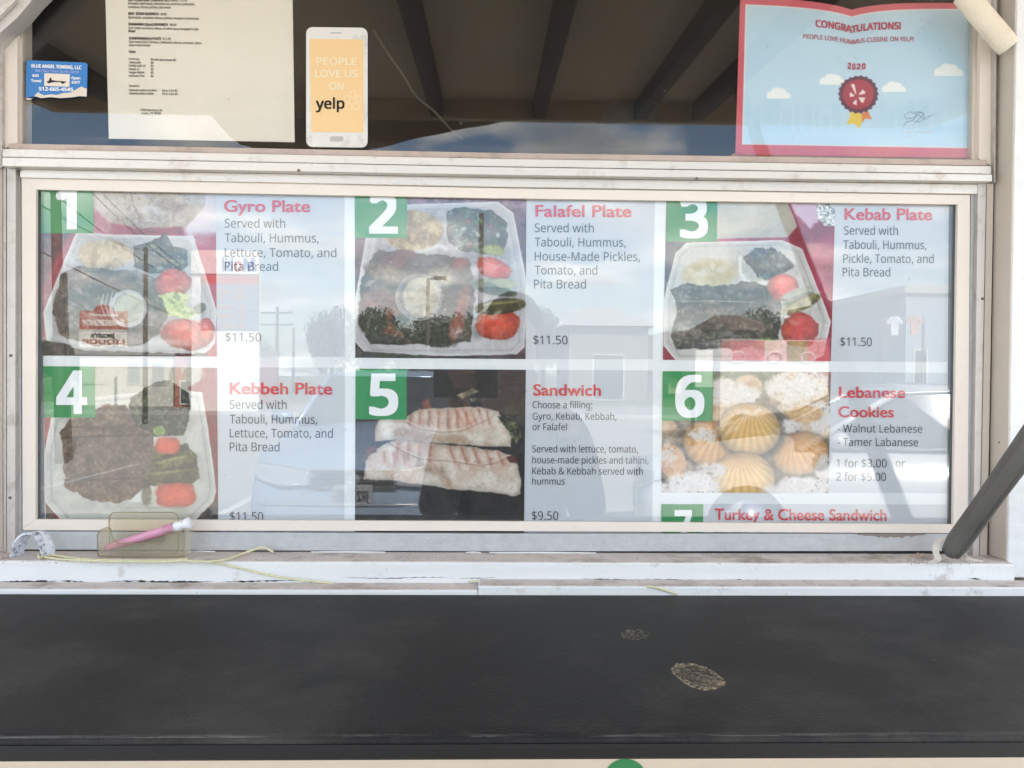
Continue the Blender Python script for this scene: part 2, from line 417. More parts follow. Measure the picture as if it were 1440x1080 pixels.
M['dark'] = material('dark_gap_rubber', S(44, 42, 42), .8)
M['inside'] = material('interior_brown_panel', S(70, 58, 50), .7, var=(5, .15))
M['cream_panel'] = material('cream_lower_panel', S(214, 198, 178), .5, var=(10, .06), bump=(200, .1))
M['green_paint'] = material('green_logo_vinyl', S(48, 128, 74), .45, var=(20, .06))

trailer = thing('food_trailer', 'white food trailer whose front wall holds the menu window, above and beside the black counter', 'food trailer', (0, 1.1, -1.3))

X_L, X_R = P(-8, 500, 0)[0], P(1393.5, 500, 0)[0]
Z_SILL = P(720, 791, -.05)[2]
Z_LEDGE = P(720, 815, -.05)[2]
Z_CNT = P(720, 836.5, -.078)[2]
Z_TOP = 0.76
# front wall panels round the opening
wf = -.0355
box('wall_panel', X_R + .0225, 2.3, wf, 0.02, Z_CNT - .02, 1.75, M['white'], trailer, .001)
box('wall_panel', -2.3, X_L - .0225, wf, 0.02, Z_CNT - .02, 1.75, M['white'], trailer, .001)
box('wall_panel', X_L - .022, X_R + .022, wf, 0.02, Z_TOP + .001, 1.75, M['white'], trailer, .001)
lower = box('lower_panel', -2.3, 2.3, -.074, 0.02, -1.05, Z_CNT - .022, M['cream_panel'], trailer, .001)
# boards of the surround, right and left (the reveal faces are their inner sides)
for sx, x in ((1, X_R), (-1, X_L)):
    xo = x + sx * .0215
    a, b = sorted((x, xo)); box('trim_board', a, b, -.0375, -.002, Z_LEDGE + .0005, Z_TOP, M['wood_white'], trailer, .0012)
    a, b = sorted((x, x - sx * .0012)); box('reveal_face', a, b, -.0362, -.003, Z_SILL + .001, Z_TOP, M['greige'], trailer)
# aluminium jamb tracks beside the sliding sash
def vstrip(name, ut0, ut1, ub0, ub1, vt, vb, yf, yb, m, par=trailer, bev=.0005):
    return prism(name, [(ut0, vt), (ut1, vt), (ub1, vb), (ub0, vb)], yf, yb, m, par, bev)
vstrip('jamb_track', 1388, 1397.5, 1378, 1388, 258, 786, -.006, .02, M['greige'])
vstrip('jamb_track', 1375.5, 1387, 1368.5, 1377, 258, 784, -.010, .02, M['alu'])
vstrip('jamb_gap', 1371, 1375.5, 1363, 1368.5, 262, 781, .004, .02, M['dark'])
vstrip('jamb_track', 1365.5, 1371, 1360.5, 1363.5, 270, 778, -.003, .02, M['alu_grey'])
vstrip('jamb_track', -8, 3, -8, 4, 0, 790, -.004, .02, M['greige'])
vstrip('jamb_track', 4, 8.5, 4.5, 9, 235, 790, -.007, .02, M['alu'])
vstrip('jamb_track', 9.5, 22, 9.5, 21, 236, 786, -.010, .02, M['alu'])
vstrip('jamb_gap', 22, 25, 21, 24.5, 236, 784, .004, .02, M['dark'])
vstrip('jamb_track', 25, 28.5, 24.5, 30.5, 248, 780, -.003, .02, M['alu_grey'])
vstrip('jamb_track', 1398.5, 1403, 1397.5, 1400, -60, 257, -.012, .02, M['alu'])
vstrip('jamb_track', -4, 2.5, -4, 2.5, -60, 236, -.012, .02, M['alu'])
for (xa_, xb_) in ((P(1362, 500, 0)[0], X_R - .0003), (X_L + .0003, P(30, 500, 0)[0])):
    box('jamb_back', xa_, xb_, .0, .02, Z_SILL - .001, Z_TOP - .001, M['greige'], trailer)
def screw(u, v, y, r=.0028):
    c = P(u, v, y); n_ = 12
    vs = [c + np.array([r * math.cos(t) * k, d, r * math.sin(t) * k]) for (k, d) in ((1, 0), (.8, -.0009), (.15, -.0011)) for t in np.linspace(0, 2 * math.pi, n_, endpoint=False)]
    fs = [(i + j * n_, (i + 1) % n_ + j * n_, (i + 1) % n_ + (j + 1) * n_, i + (j + 1) * n_) for j in range(2) for i in range(n_)] + [tuple(range(2 * n_, 3 * n_))]
    return mesh('screw', vs, fs, M['dark_screw'], trailer)
M['dark_screw'] = material('dull_screw_head', S(108, 102, 96), .4, .6)
for (u, v, y) in ((25.5, 238, -.012), (1373, 303, -.0035), (1406, 622, -.02), (15, 500, -.0105), (1382, 420, -.0105), (14, 700, -.0105), (1380, 700, -.0105), (420, 239.5, -.0225), (980, 251, -.0225)):
    screw(u, v, y, .0018)
# head rails between the upper pane and the sliding sash
def hband(name, u0, u1, tl, tr, bl, br, yf, yb, m, par=trailer, bev=.0007):
    tm = (tl + tr) / 2 + 1.6; bm_ = (bl + br) / 2 + 1.6
    um = (u0 + u1) / 2
    return prism(name, [(u0, tl), (um, tm), (u1, tr), (u1, br), (um, bm_), (u0, bl)], yf, yb, m, par, bev)
M['ledge'] = material('dusty_rose_rail_edge', S(186, 170, 160), .6, .15, var=(30, .1, (.2, 1, 1)), dirt=(18, .5, .8, S(134, 118, 106)), specks=(200, .7, S(100, 86, 76)))
hband('head_rail_edge', 12, 1388, 201.5, 224.5, 209.5, 233, -.010, .012, M['ledge'])
hband('head_rail', 3, 1394, 209, 233.5, 220.5, 244.5, -.016, .012, M['alu_light'])
hband('head_rail', 3, 1395.5, 221, 245.2, 233.5, 255, -.022, .012, M['alu_light'])
hband('head_gap', 26, 1378, 233, 256, 238.5, 259.5, -.004, .012, M['greige'])
hband('head_track', 28, 1375, 238, 259, 249.5, 272.5, -.009, .012, M['alu_light'])
# bottom rail under the sash, dark slot, sill boards
hband('bottom_track', 31, 1362, 747, 750.5, 773, 775, -.002, .02, M['alu_grey'])
hband('bottom_slot', 25, 1365, 773.4, 775.6, 777.5, 779.5, .002, .02, M['dark'])
def sill(name, x0, x1, y0, y1, z0, z1, m, bev=.0012, wob=0.0, seed=0, parent=trailer):
    """a board along x, its front arris slightly worn and wavy"""
    n = 90; vs, fs = [], []
    rnd = random.Random(seed)
    for i in range(n + 1):
        x = x0 + (x1 - x0) * i / n
        w = wob * (math.sin(x * 23 + seed) * .4 + math.sin(x * 61 + seed * 2) * .3 + rnd.uniform(-.5, .5))
        b = .0016
        for (y, z) in ((y1, z0), (y0 + b * .3, z0 + w * .4), (y0, z0 + b + w * .3), (y0 + w * .2, z1 - b * 1.2), (y0 + b * 1.3, z1 + w * .25), (y1, z1)):
            vs.append((x, y, z))
    for i in range(n):
        for k in range(6):
            fs.append((i * 6 + k, i * 6 + (k + 1) % 6, (i + 1) * 6 + (k + 1) % 6, (i + 1) * 6 + k))
    fs += [tuple(range(5, -1, -1)), tuple(range(n * 6, n * 6 + 6))]
    return mesh(name, vs, fs, m, parent)
xs0, xs1 = X_L - .0005, X_R
sill('sill_board', X_L, xs1, -.0498, .02, P(500, 829.5, -.078)[2] - .002, Z_SILL - .0006, M['wood_white'], wob=.0009, seed=3)
box('sill_top', xs0 + .001, xs1 - .001, -.0475, .0, Z_SILL - .0006, Z_SILL + .0004, M['wood_top'], trailer)
# a paint line where the sill meets the track
for (u0, u1) in ((436, 541), (655, 676), (688, 838), (262, 300)):
    a = PZ(u0, 778.4, Z_SILL); b = PZ(u1, 778.4, Z_SILL)
    tube('paint_bead', [(a[0], -.0035, Z_SILL + .0006), ((a[0] + b[0]) / 2, -.004, Z_SILL + .0012), (b[0], -.0035, Z_SILL + .0006)], .0011, M['wood_white'], trailer, 6)
XS = P(672, 830, -.078)[0]
ZS_L = P(500, 829.5, -.078)[2]; ZS_R = P(900, 824.5, -.078)[2]
sill('ledge_strip', -2.3, XS - .0004, -.078, -.0505, Z_CNT - .004, ZS_L, M['wood_white'], wob=.0006, seed=8)
sill('ledge_strip', XS + .0004, 2.3, -.0785, -.0505, Z_CNT - .004, ZS_R, M['wood_white'], wob=.0006, seed=12)
box('ledge_top', -2.2, XS - .002, -.0765, -.0505, ZS_L - .0002, ZS_L + .0005, M['wood_top'], trailer)
box('ledge_top', XS + .002, 2.2, -.077, -.0505, ZS_R - .0002, ZS_R + .0005, M['wood_top'], trailer)
# cracks in the old paint under the sill board
rnd = random.Random(4)
def crack(u0, u1, v, w, seed):
    r = random.Random(seed); n = max(int((u1 - u0) / 4), 3); top, bot = [], []
    for i in range(n + 1):
        u = u0 + (u1 - u0) * i / n; c = v + math.sin(u * .05 + seed) * .7 + r.uniform(-.5, .5)
        h = w * r.uniform(.15, 1) * min(1, 3 * min(i, n - i) / n + .1)
        top.append((u, c - h)); bot.append((u, c + h))
    px = top + bot[::-1]
    a = [P(u, vv, -.0502) for u, vv in px]; n2 = len(top)
    vs = a; fs = [(i, i + 1, 2 * n2 - 2 - i, 2 * n2 - 1 - i) for i in range(n2 - 1)]
    return mesh('paint_crack', vs, fs, M['dark'], trailer)
for k, (u0, u1, v, w) in enumerate([(0, 80, 817.6, 1.6), (84, 118, 817.4, 1.1), (150, 300, 817.8, 1.2), (255, 285, 819.5, 1.4), (310, 420, 817.2, .9), (402, 470, 819.8, 1.0), (480, 640, 812.6, .45), (640, 700, 812.8, .45), (820, 900, 814.8, .8), (905, 1010, 815.4, .7), (1020, 1110, 815.8, .7), (1180, 1230, 815.6, .5), (1360, 1380, 814.8, .9)]):
    crack(u0, u1, v, w * 1.5, k)
top, bot = [], []
rp = random.Random(31)
for i in range(24):
    u = 1206 + i * 4.2; top.append((u, 750.2)); bot.append((u, 752 + 5 * math.sin(math.pi * i / 23) * rp.uniform(.4, 1.1)))
mesh('peeled_edge', [P(u, v, -.0024) for u, v in top + bot], [(i, i + 1, 25 + i, 24 + i) for i in range(23)], material('peeled_grey_edge', S(140, 128, 122), .8, bump=(300, .8)), trailer, fix=False)
# interior: floor, back wall, ceiling, side walls
box('interior_back_wall', -2.25, 2.25, 2.1, 2.15, -1.05, 1.7, M['inside'], trailer)
box('interior_floor', -2.25, 2.25, .03, 2.1, -1.08, -1.05, M['inside'], trailer)
box('roof', -2.3, 2.3, -.046, 2.15, 1.7505, 1.8, M['white'], trailer, .004)
for sx in (-1, 1):
    a, b = sorted((2.251 * sx, 2.3 * sx)); box('side_wall', a, b, .021, 2.15, -1.05, 1.75, M['white'], trailer)
# green logo on the lower panel, only its top shows under the counter
a = []
for i in range(25):
    t = i / 24; a.append((853 + 53 * t, 1084 - 17 * math.sin(math.pi * t) ** .55))
g = [P(u, v, -.0745) for u, v in a] + [P(906, 1150, -.0745), P(853, 1150, -.0745)]
mesh('green_logo', g, [list(range(len(g)))], M['green_paint'], lower)

# ---------------------------------------------------------------- counter
def counter_material():
    m = material('charcoal_counter_laminate', S(27, 28, 30), .6, spec=.3, var=(5, .3, (.5, 1, 1)), bump=(420, .4), dirt=(6, .46, .7, S(62, 61, 59)), specks=(150, .74, S(96, 94, 90)))
    n, l = m.node_tree.nodes, m.node_tree.links; b = n['Principled BSDF']
    cur = b.inputs['Base Color'].links[0].from_socket
    tcn = n.new('ShaderNodeTexCoord')
    def patch(u, v, ru, rv, ang, thr, scale, ring):
        c = PZ(u, v, Z_CNT); ex = PZ(u + ru * math.cos(rad(ang)), v + ru * math.sin(rad(ang)), Z_CNT) - c
        ey = PZ(u - rv * math.sin(rad(ang)), v + rv * math.cos(rad(ang)), Z_CNT) - c
        A = np.linalg.inv(np.array([[ex[0], ey[0]], [ex[1], ey[1]]]))
        nonlocal cur
        sub = n.new('ShaderNodeVectorMath'); sub.operation = 'SUBTRACT'; sub.inputs[1].default_value = tuple(c); l.new(tcn.outputs['Object'], sub.inputs[0])
        d1 = n.new('ShaderNodeVectorMath'); d1.operation = 'DOT_PRODUCT'; d1.inputs[1].default_value = (A[0, 0], A[0, 1], 0)
        d2 = n.new('ShaderNodeVectorMath'); d2.operation = 'DOT_PRODUCT'; d2.inputs[1].default_value = (A[1, 0], A[1, 1], 0)
        l.new(sub.outputs[0], d1.inputs[0]); l.new(sub.outputs[0], d2.inputs[0])
        cb = n.new('ShaderNodeCombineXYZ'); l.new(d1.outputs['Value'], cb.inputs[0]); l.new(d2.outputs['Value'], cb.inputs[1])
        ln = n.new('ShaderNodeVectorMath'); ln.operation = 'LENGTH'; l.new(cb.outputs[0], ln.inputs[0])
        nz = n.new('ShaderNodeTexNoise'); nz.inputs['Scale'].default_value = 38; nz.inputs['Detail'].default_value = 6; l.new(tcn.outputs['Object'], nz.inputs['Vector'])
        wob = n.new('ShaderNodeMath'); wob.operation = 'MULTIPLY_ADD'; wob.inputs[1].default_value = .6; l.new(nz.outputs[0], wob.inputs[0]); l.new(ln.outputs['Value'], wob.inputs[2])
        cv = n.new('ShaderNodeValToRGB'); e = cv.color_ramp.elements
        e[0].position = 0.0; e[0].color = (ring, ring, ring, 1); e[1].position = 1.2; e[1].color = (0, 0, 0, 1)
        x = e.new(.75); x.color = (ring, ring, ring, 1); x = e.new(.95); x.color = (1, 1, 1, 1); x = e.new(1.0); x.color = (.9, .9, .9, 1); e[-1].position = 1.0
        sc = n.new('ShaderNodeMath'); sc.operation = 'MULTIPLY'; sc.inputs[1].default_value = .74; l.new(wob.outputs[0], sc.inputs[0]); l.new(sc.outputs[0], cv.inputs[0])
        e[-1].color = (0, 0, 0, 1)
        gr = n.new('ShaderNodeTexNoise'); gr.inputs['Scale'].default_value = scale; gr.inputs['Detail'].default_value = 4; gr.inputs['Roughness'].default_value = .7; l.new(tcn.outputs['Object'], gr.inputs['Vector'])
        th = n.new('ShaderNodeMapRange'); th.inputs[1].default_value = thr; th.inputs[2].default_value = thr + .16; l.new(gr.outputs[0], th.inputs[0])
        lf = n.new('ShaderNodeTexNoise'); lf.inputs['Scale'].default_value = 75; lf.inputs['Detail'].default_value = 5; lf.inputs['Distortion'].default_value = 1.2; l.new(tcn.outputs['Object'], lf.inputs['Vector'])
        lr = n.new('ShaderNodeMapRange'); lr.inputs[1].default_value = .40; lr.inputs[2].default_value = .56; lr.inputs[3].default_value = .18; l.new(lf.outputs[0], lr.inputs[0])
        m0 = n.new('ShaderNodeMath'); m0.operation = 'MULTIPLY'; l.new(th.outputs[0], m0.inputs[0]); l.new(lr.outputs[0], m0.inputs[1])
        mu = n.new('ShaderNodeMath'); mu.operation = 'MULTIPLY'; l.new(cv.outputs[0], mu.inputs[0]); l.new(m0.outputs[0], mu.inputs[1])
        mm = n.new('ShaderNodeMixRGB'); mm.inputs[2].default_value = (*S(196, 180, 150), 1)
        l.new(mu.outputs[0], mm.inputs[0]); l.new(cur, mm.inputs[1]); cur = mm.outputs[0]
    mp = n.new('ShaderNodeMapping'); mp.inputs['Scale'].default_value = (1, 14, 1); mp.inputs['Rotation'].default_value = (0, 0, .05); l.new(tcn.outputs['Object'], mp.inputs[0])
    nz = n.new('ShaderNodeTexNoise'); nz.inputs['Scale'].default_value = 14; nz.inputs['Detail'].default_value = 9; nz.inputs['Roughness'].default_value = .8; l.new(mp.outputs[0], nz.inputs['Vector'])
    th = n.new('ShaderNodeMapRange'); th.inputs[1].default_value = .6; th.inputs[2].default_value = .74; th.inputs[4].default_value = .55; l.new(nz.outputs[0], th.inputs[0])
    mm = n.new('ShaderNodeMixRGB'); mm.inputs[2].default_value = (*S(70, 70, 68), 1); l.new(th.outputs[0], mm.inputs[0]); l.new(cur, mm.inputs[1]); cur = mm.outputs[0]
    patch(893, 892, 20, 8, 2, .50, 420, .75)
    patch(980, 950.5, 40, 16, 17, .43, 460, .45)
    # worn scratches along the front arris
    sp = n.new('ShaderNodeSeparateXYZ'); l.new(tcn.outputs['Object'], sp.inputs[0])
    lo = n.new('ShaderNodeMapRange'); lo.inputs[1].default_value = -.4205; lo.inputs[2].default_value = -.4165; lo.inputs[3].default_value = 1; lo.inputs[4].default_value = 0
    l.new(sp.outputs['Y'], lo.inputs[0])
    zc = n.new('ShaderNodeMath'); zc.operation = 'GREATER_THAN'; zc.inputs[1].default_value = Z_CNT - .0022; l.new(sp.outputs['Z'], zc.inputs[0])
    mp = n.new('ShaderNodeMapping'); mp.inputs['Scale'].default_value = (1, 30, 30); l.new(tcn.outputs['Object'], mp.inputs[0])
    nz = n.new('ShaderNodeTexNoise'); nz.inputs['Scale'].default_value = 16; nz.inputs['Detail'].default_value = 8; nz.inputs['Roughness'].default_value = .75; l.new(mp.outputs[0], nz.inputs['Vector'])
    th = n.new('ShaderNodeMapRange'); th.inputs[1].default_value = .46; th.inputs[2].default_value = .56; l.new(nz.outputs[0], th.inputs[0])
    a1 = n.new('ShaderNodeMath'); a1.operation = 'MULTIPLY'; a2 = n.new('ShaderNodeMath'); a2.operation = 'MULTIPLY'
    l.new(lo.outputs[0], a1.inputs[0]); l.new(zc.outputs[0], a1.inputs[1]); l.new(a1.outputs[0], a2.inputs[0]); l.new(th.outputs[0], a2.inputs[1])
    mm = n.new('ShaderNodeMixRGB'); mm.inputs[2].default_value = (*S(140, 138, 134), 1); l.new(a2.outputs[0], mm.inputs[0]); l.new(cur, mm.inputs[1]); cur = mm.outputs[0]
    l.new(cur, b.inputs['Base Color'])
    return m
M['counter'] = counter_material()
M['counter_edge'] = material('charcoal_counter_lip', S(27, 26, 25), .5, spec=.3, var=(6, .1, (.4, 1, 1)), bump=(400, .2), specks=(130, .785, S(120, 110, 100)))
counter = thing('serving_counter', 'long black serving counter with two pale worn patches under the menu window', 'counter', (0, -.25, Z_CNT - .02))
YF = -.4195
prof = [(-.0790, Z_CNT), (-.407, Z_CNT), (YF + .0035, Z_CNT - .0004), (YF, Z_CNT - .003), (YF, Z_CNT - .006), (YF + .0005, Z_CNT - .012), (-.0790, Z_CNT - .012)]
def extrude_x(name, prof, x0, x1, m, parent, bevel=0):
    n = len(prof); vs = [(x0, y, z) for y, z in prof] + [(x1, y, z) for y, z in prof]
    fs = [tuple(range(n)), tuple(range(2 * n - 1, n - 1, -1))] + [(i, (i + 1) % n, n + (i + 1) % n, n + i) for i in range(n)]
    return mesh(name, vs, fs, m, parent, bevel=bevel)
extrude_x('counter_top', prof, -1.4, 1.4, M['counter'], counter)
lipb = P(720, 1067, YF)[2]
lip = [(YF - .0012, Z_CNT - .0062), (YF - .0028, Z_CNT - .0085), (YF - .0028, lipb + .002), (YF - .001, lipb), (YF + .02, lipb), (YF + .02, Z_CNT - .0122), (YF + .0002, Z_CNT - .0122), (YF + .0002, Z_CNT - .0062)]
extrude_x('counter_lip', lip, -1.4, 1.4, M['counter_edge'], counter)
for bx in (-1.1, 1.1):
    mesh('bracket', *join_vf([boxv(bx - .015, bx + .015, -.30, -.08, Z_CNT - .026, Z_CNT - .0125), boxv(bx - .015, bx + .015, -.092, -.08, Z_CNT - .05, Z_CNT - .026)]), M['dark'], counter)

# ---------------------------------------------------------------- upper window
M['glass_up'] = glass_material('upper_acrylic_pane', .042, dust=.012, wav=.0009)
M['glass_low'] = glass_material('sliding_glass_pane', .054, dust=.02)
upw = thing('upper_window', 'dark upper window pane holding the papers and stickers, with cream side bars', 'window', (0, 0, P(700, 215, 0)[2]))
prism('glass_pane', [(4, -160), (1396, -160), (1390, 231), (10, 208)], .002, .005, M['glass_up'], upw, 0)
prism('side_bar', [(24, -60), (24.5, 201.5), (5, 209), (3.5, -60)], -.006, .0015, M['sash'], upw, .0006)
prism('side_bar', [(1380, -60), (1376.5, 223), (1394, 233.2), (1398, -60)], -.006, .0015, M['sash'], upw, .0006)

# ---------------------------------------------------------------- sliding sash
sw = thing('sliding_window', 'wide sliding serving window in a cream frame in front of the numbered menu', 'window', (0, 0, P(700, 746, 0)[2]))
yf = -.0045
O = [(30, 250), (1364.5, 274), (1361, 750), (31.5, 746)]; I = [(50.5, 266.5), (1347, 287.5), (1340.5, 737.5), (50, 730.5)]
def mid(a, b, dv): return ((a[0] + b[0]) / 2, (a[1] + b[1]) / 2 + dv)
prism('sash_bar', [O[0], mid(O[0], O[1], 2.2), O[1], I[1], mid(I[0], I[1], 1.8), I[0]], yf, .0006, M['sash'], sw, .0005)
prism('sash_bar', [O[1], O[2], I[2], I[1]], yf, .0006, M['sash'], sw, .0005)
prism('sash_bar', [O[2], mid(O[2], O[3], -1.2), O[3], I[3], mid(I[2], I[3], -.8), I[2]], yf, .0006, M['sash'], sw, .0005)
prism('sash_bar', [O[3], O[0], I[0], I[3]], yf, .0006, M['sash'], sw, .0005)
prism('glass_pane', [(44, 262), (1353, 282), (1346, 742), (44, 736)], .001, .004, M['glass_low'], sw, 0)
gk = material('grey_glazing_gasket', S(70, 84, 104), .5)
prism('gasket', [(50, 262), (52.2, 262), (52.2, 736), (50, 736)], .0, .0009, M['dark'], sw, 0)

# ================================================================ THE MENU BOARD
YM = .0056                                                        # the printed sheet, close behind the sliding pane
M['sheet'] = material('white_menu_sheet', S(226, 229, 234), .45, spec=.3, var=(3, .02))
M['panel'] = material('grey_menu_panel', S(197, 201, 209), .45, spec=.3, var=(3, .02))
M['badge'] = material('green_number_square', S(18, 136, 72), .45, spec=.3)
M['num'] = material('white_number_print', S(232, 234, 238), .45, spec=.3)
M['heading'] = material('red_heading_print', S(202, 44, 58), .45, spec=.3)
M['ink'] = material('dark_grey_menu_print', S(52, 56, 66), .5, spec=.3)
M['photo'] = print_material('food_photograph_print', .4)
menu = thing('menu_board', 'large printed menu of seven numbered dishes behind the sliding window', 'menu', (0, YM, P(700, 732, YM)[2]))
prism('backing_sheet', [(57.5, 238), (1334, 262), (1331.5, 770), (63.5, 762)], YM, YM + .001, M['sheet'], menu, 0)
prism('backing_panel', [(30, 238), (1366, 262), (1362, 772), (34, 768)], YM + .003, YM + .006, material('blue_grey_blind_behind_menu', S(126, 138, 152), .7), menu, 0)
def flat(name, px, Y, m, parent):
    return mesh(name, [P(u, v, Y) for u, v in px], [tuple(range(len(px)))], m, parent)
def panel(px, label=None):
    o = flat('menu_entry', px, YM - .0003, M['panel'], menu)
    if label: o['label'] = label
    return o
pan = {
    1: panel([(303, 240), (484, 243), (484.5, 502), (305, 501)], 'grey panel for the gyro plate'),
    2: panel([(741, 248), (921, 252), (918, 505), (739.5, 505)], 'grey panel for the falafel plate'),
    3: panel([(1175, 256), (1333, 259), (1332, 509), (1168.5, 508)], 'grey panel for the kebab plate'),
    4: panel([(306, 516.5), (484.5, 517), (484, 766), (307, 765)], 'grey panel for the kebbeh plate'),
    5: panel([(739.5, 520), (918, 521), (917, 766), (737, 765)], 'grey panel for the sandwich'),
    6: panel([(1168.5, 523), (1332, 524.5), (1331, 693.5), (1165, 693)], 'grey panel for the cookies'),
    7: panel([(930, 708.5), (1331, 709.5), (1331, 768), (930, 768)], 'grey panel for the turkey sandwich')}
YB, YT, YPH = YM - .0010, YM - .0014, YM - .0006
def entry(k, bq, digit, du0, du1, dbase, dcap, title, lines, price, inkbold=0):
    p = pan[k]
    b = flat('number_square', bq, YB, M['badge'], p)
    text_obj('number', [(digit, du0, du1, dbase, dcap, dbase)], YT, M['num'], b, .026)
    text_obj('heading', title, YB, M['heading'], p, .018, gill=True)
    text_obj('description', lines, YB, M['ink'], p, inkbold)
    if price: text_obj('price', price, YB, M['ink'], p, -.004)
entry(1, [(57, 240), (131, 241), (131.5, 328), (57.5, 328)], '1', 78, 108, 320, 57, [('Gyro Plate', 315, 436, 297.5, 16)],
      [('Served with', 316, 401, 320, 12.3), ('Tabouli, Hummus,', 316, 448, 340.5, 12.3), ('Lettuce, Tomato, and', 316, 473, 361, 12.3), ('Pita Bread', 316, 391, 380.5, 12.3)], [('$11.50', 317, 367, 480, 12)])
entry(2, [(499, 245), (572.5, 247), (572, 335), (499, 334.5)], '2', 519, 559.5, 326.5, 52, [('Falafel Plate', 753, 888, 304.5, 16)],
      [('Served with', 752, 835, 326.5, 12.3), ('Tabouli, Hummus,', 752, 880, 346.5, 12.3), ('House-Made Pickles,', 752, 900, 366.5, 12.3), ('Tomato, and', 752, 840, 386, 12.3), ('Pita Bread', 751, 824, 405.5, 12.3)], [('$11.50', 750, 798, 484, 12)])
entry(3, [(938, 250), (1009.5, 252), (1008, 340), (937, 339.5)], '3', 956, 995.5, 332.5, 52.5, [('Kebab Plate', 1188, 1311, 309, 16)],
      [('Served with', 1187, 1263, 330, 12), ('Tabouli, Hummus,', 1186, 1303, 350, 12), ('Pickle, Tomato, and', 1186, 1313, 369.5, 12), ('Pita Bread', 1185, 1252, 388.5, 12)], [('$11.50', 1182, 1226, 486.5, 12)])
entry(4, [(60.5, 515), (133, 515.5), (134, 587.5), (61.5, 587)], '4', 79, 122.5, 580, 56.5, [('Kebbeh Plate', 323, 467, 554, 16)],
      [('Served with', 323, 403, 575, 12.3), ('Tabouli, Hummus,', 323, 446, 595.5, 12.3), ('Lettuce, Tomato, and', 323, 468, 615, 12.3), ('Pita Bread', 323, 393, 634.5, 12.3)], [('$11.50', 323, 370, 732, 12)])
entry(5, [(500, 518.5), (572, 519), (572, 590), (500, 589.5)], '5', 519, 560, 582, 54.5, [('Sandwich', 750, 845, 556, 15.5)],
      [('Choose a filling:', 749, 833, 574, 9.7), ('Gyro, Kebab, Kebbah,', 749, 867, 590, 9.7), ('or Falafel', 749, 797, 605, 9.7),
       ('Served with lettuce, tomato,', 748.5, 897, 636, 9.7), ('house-made pickles and tahini,', 748.5, 912, 651.5, 9.7), ('Kebab & Kebbah served with', 748.5, 904, 667, 9.7), ('hummus', 748.5, 794, 681.5, 9.7)], [('$9.50', 748, 785, 731, 12)])
entry(6, [(932, 522), (1003, 522.5), (1002, 592), (931, 591.5)], '6', 949.5, 990.5, 584.5, 54.5, [('Lebanese', 1180, 1273, 559, 15), ('Cookies', 1179, 1257, 586.5, 15)],
      [('- Walnut Lebanese', 1178, 1297, 608, 11), ('- Tamer Labanese', 1178, 1291, 627, 11), ('1 for $3.00', 1176.5, 1247, 657, 11.5), ('or', 1259.5, 1273, 657, 11.5), ('2 for $5.00', 1176, 1246, 676, 11.5)], None)
entry(7, [(930, 709), (989, 709), (988.5, 768), (930, 768)], '7', 948.5, 973, 764, 45, [('Turkey & Cheese Sandwich', 1005, 1247, 731, 15.5)], [('$8.50', 1006, 1040, 756, 10)], None)

# ---------------------------------------------------------------- food photographs, painted as flat prints
W, G1 = (214, 212, 210), (150, 150, 152)
def pt(name, quad, k):
    pr = Print(quad); return pr
def tray(p, outer, inner, col=(196, 195, 196), shade=(150, 150, 154)):
    mo = p.poly(outer, .8, 20, 3)
    p.tex(mo, col, np.array(col) * .93, 26, 5)
    p.put(mo * p.line(outer + outer[:1], 1.6, 1.4), (236, 236, 238), .75); p.put(mo * p.line([(a * .93 + b * .07, c * .93 + e * .07) for (a, c), (b, e) in [(q, (sum(k[0] for k in outer) / len(outer), sum(k[1] for k in outer) / len(outer))) for q in outer + outer[:1]]], 1.2, 1.6), (140, 140, 146), .5)
    d = p.poly(inner, 1.2, 24, 9, soft=5)
    p.tex(d, shade, np.array(shade) * 1.12, 18, 8)
    return mo, d
def grains(p, m, c0, c1, sc, seed, thr=.62, c2=None):
    p.tex(m, c0, c1, sc, seed, .38, .62, 5)
    p.put(m * ss(thr, thr + .05, p.n(sc * .5, seed + 31, 2)), c2 if c2 is not None else np.array(c1) * 1.3)
def film(p, m, seed, a=.5, ang=.6):
    x = p.u * math.cos(ang) + p.v * math.sin(ang); y = -p.u * math.sin(ang) + p.v * math.cos(ang)
    n1 = fbm(x / 3.0, y, 9, seed, 5, .6); n2 = fbm(p.u, p.v, 34, seed + 5, 3)
    p.put(m * ss(.50, .72, n2), (198, 196, 204), a * .55); p.put(m * ss(.58, .70, n1) * ss(.4, .6, n2), (214, 214, 220), a)
    p.put(m * ss(.015, .0, np.abs(n1 - .5)) * ss(.45, .6, n2), (232, 232, 236), a * .6)
def tomato(p, cu, cv, ru, rv, ang=0, seed=0, col=(192, 52, 40)):
    m, r, x, y = p.ell(cu, cv, ru, rv, ang, .3, 14, seed)
    c = np.array(col)[None] * (.82 + .36 * p.n(9, seed + 21, 4))[:, None] * (1.12 - .42 * np.clip(r, 0, 1)[:, None] ** 2 - .12 * y[:, None])
    p.put(m, c); p.put(m * ss(.5, .62, p.n(6, seed + 3)) * .25, (232, 120, 90))
    h, _, _, _ = p.ell(cu - ru * .2, cv - rv * .4, ru * .35, rv * .14, ang, .3, 6, seed + 5, 2); p.put(h, (236, 170, 150), .45)
def pickle(p, cu, cv, ru, rv, ang, seed=0, col=(92, 90, 34)):
    m, r, x, y = p.ell(cu, cv, ru, rv, ang, .14, 10, seed)
    st = .82 + .3 * ss(.3, .7, p.n(5, seed + 8))
    p.put(m, np.array(col)[None] * (st * (1.15 - .5 * y ** 2))[:, None])
    l, _, _, _ = p.ell(cu, cv - rv * .45, ru * .8, rv * .16, ang, .5, 8, seed + 2, 1.5); p.put(l, (168, 160, 96), .6)
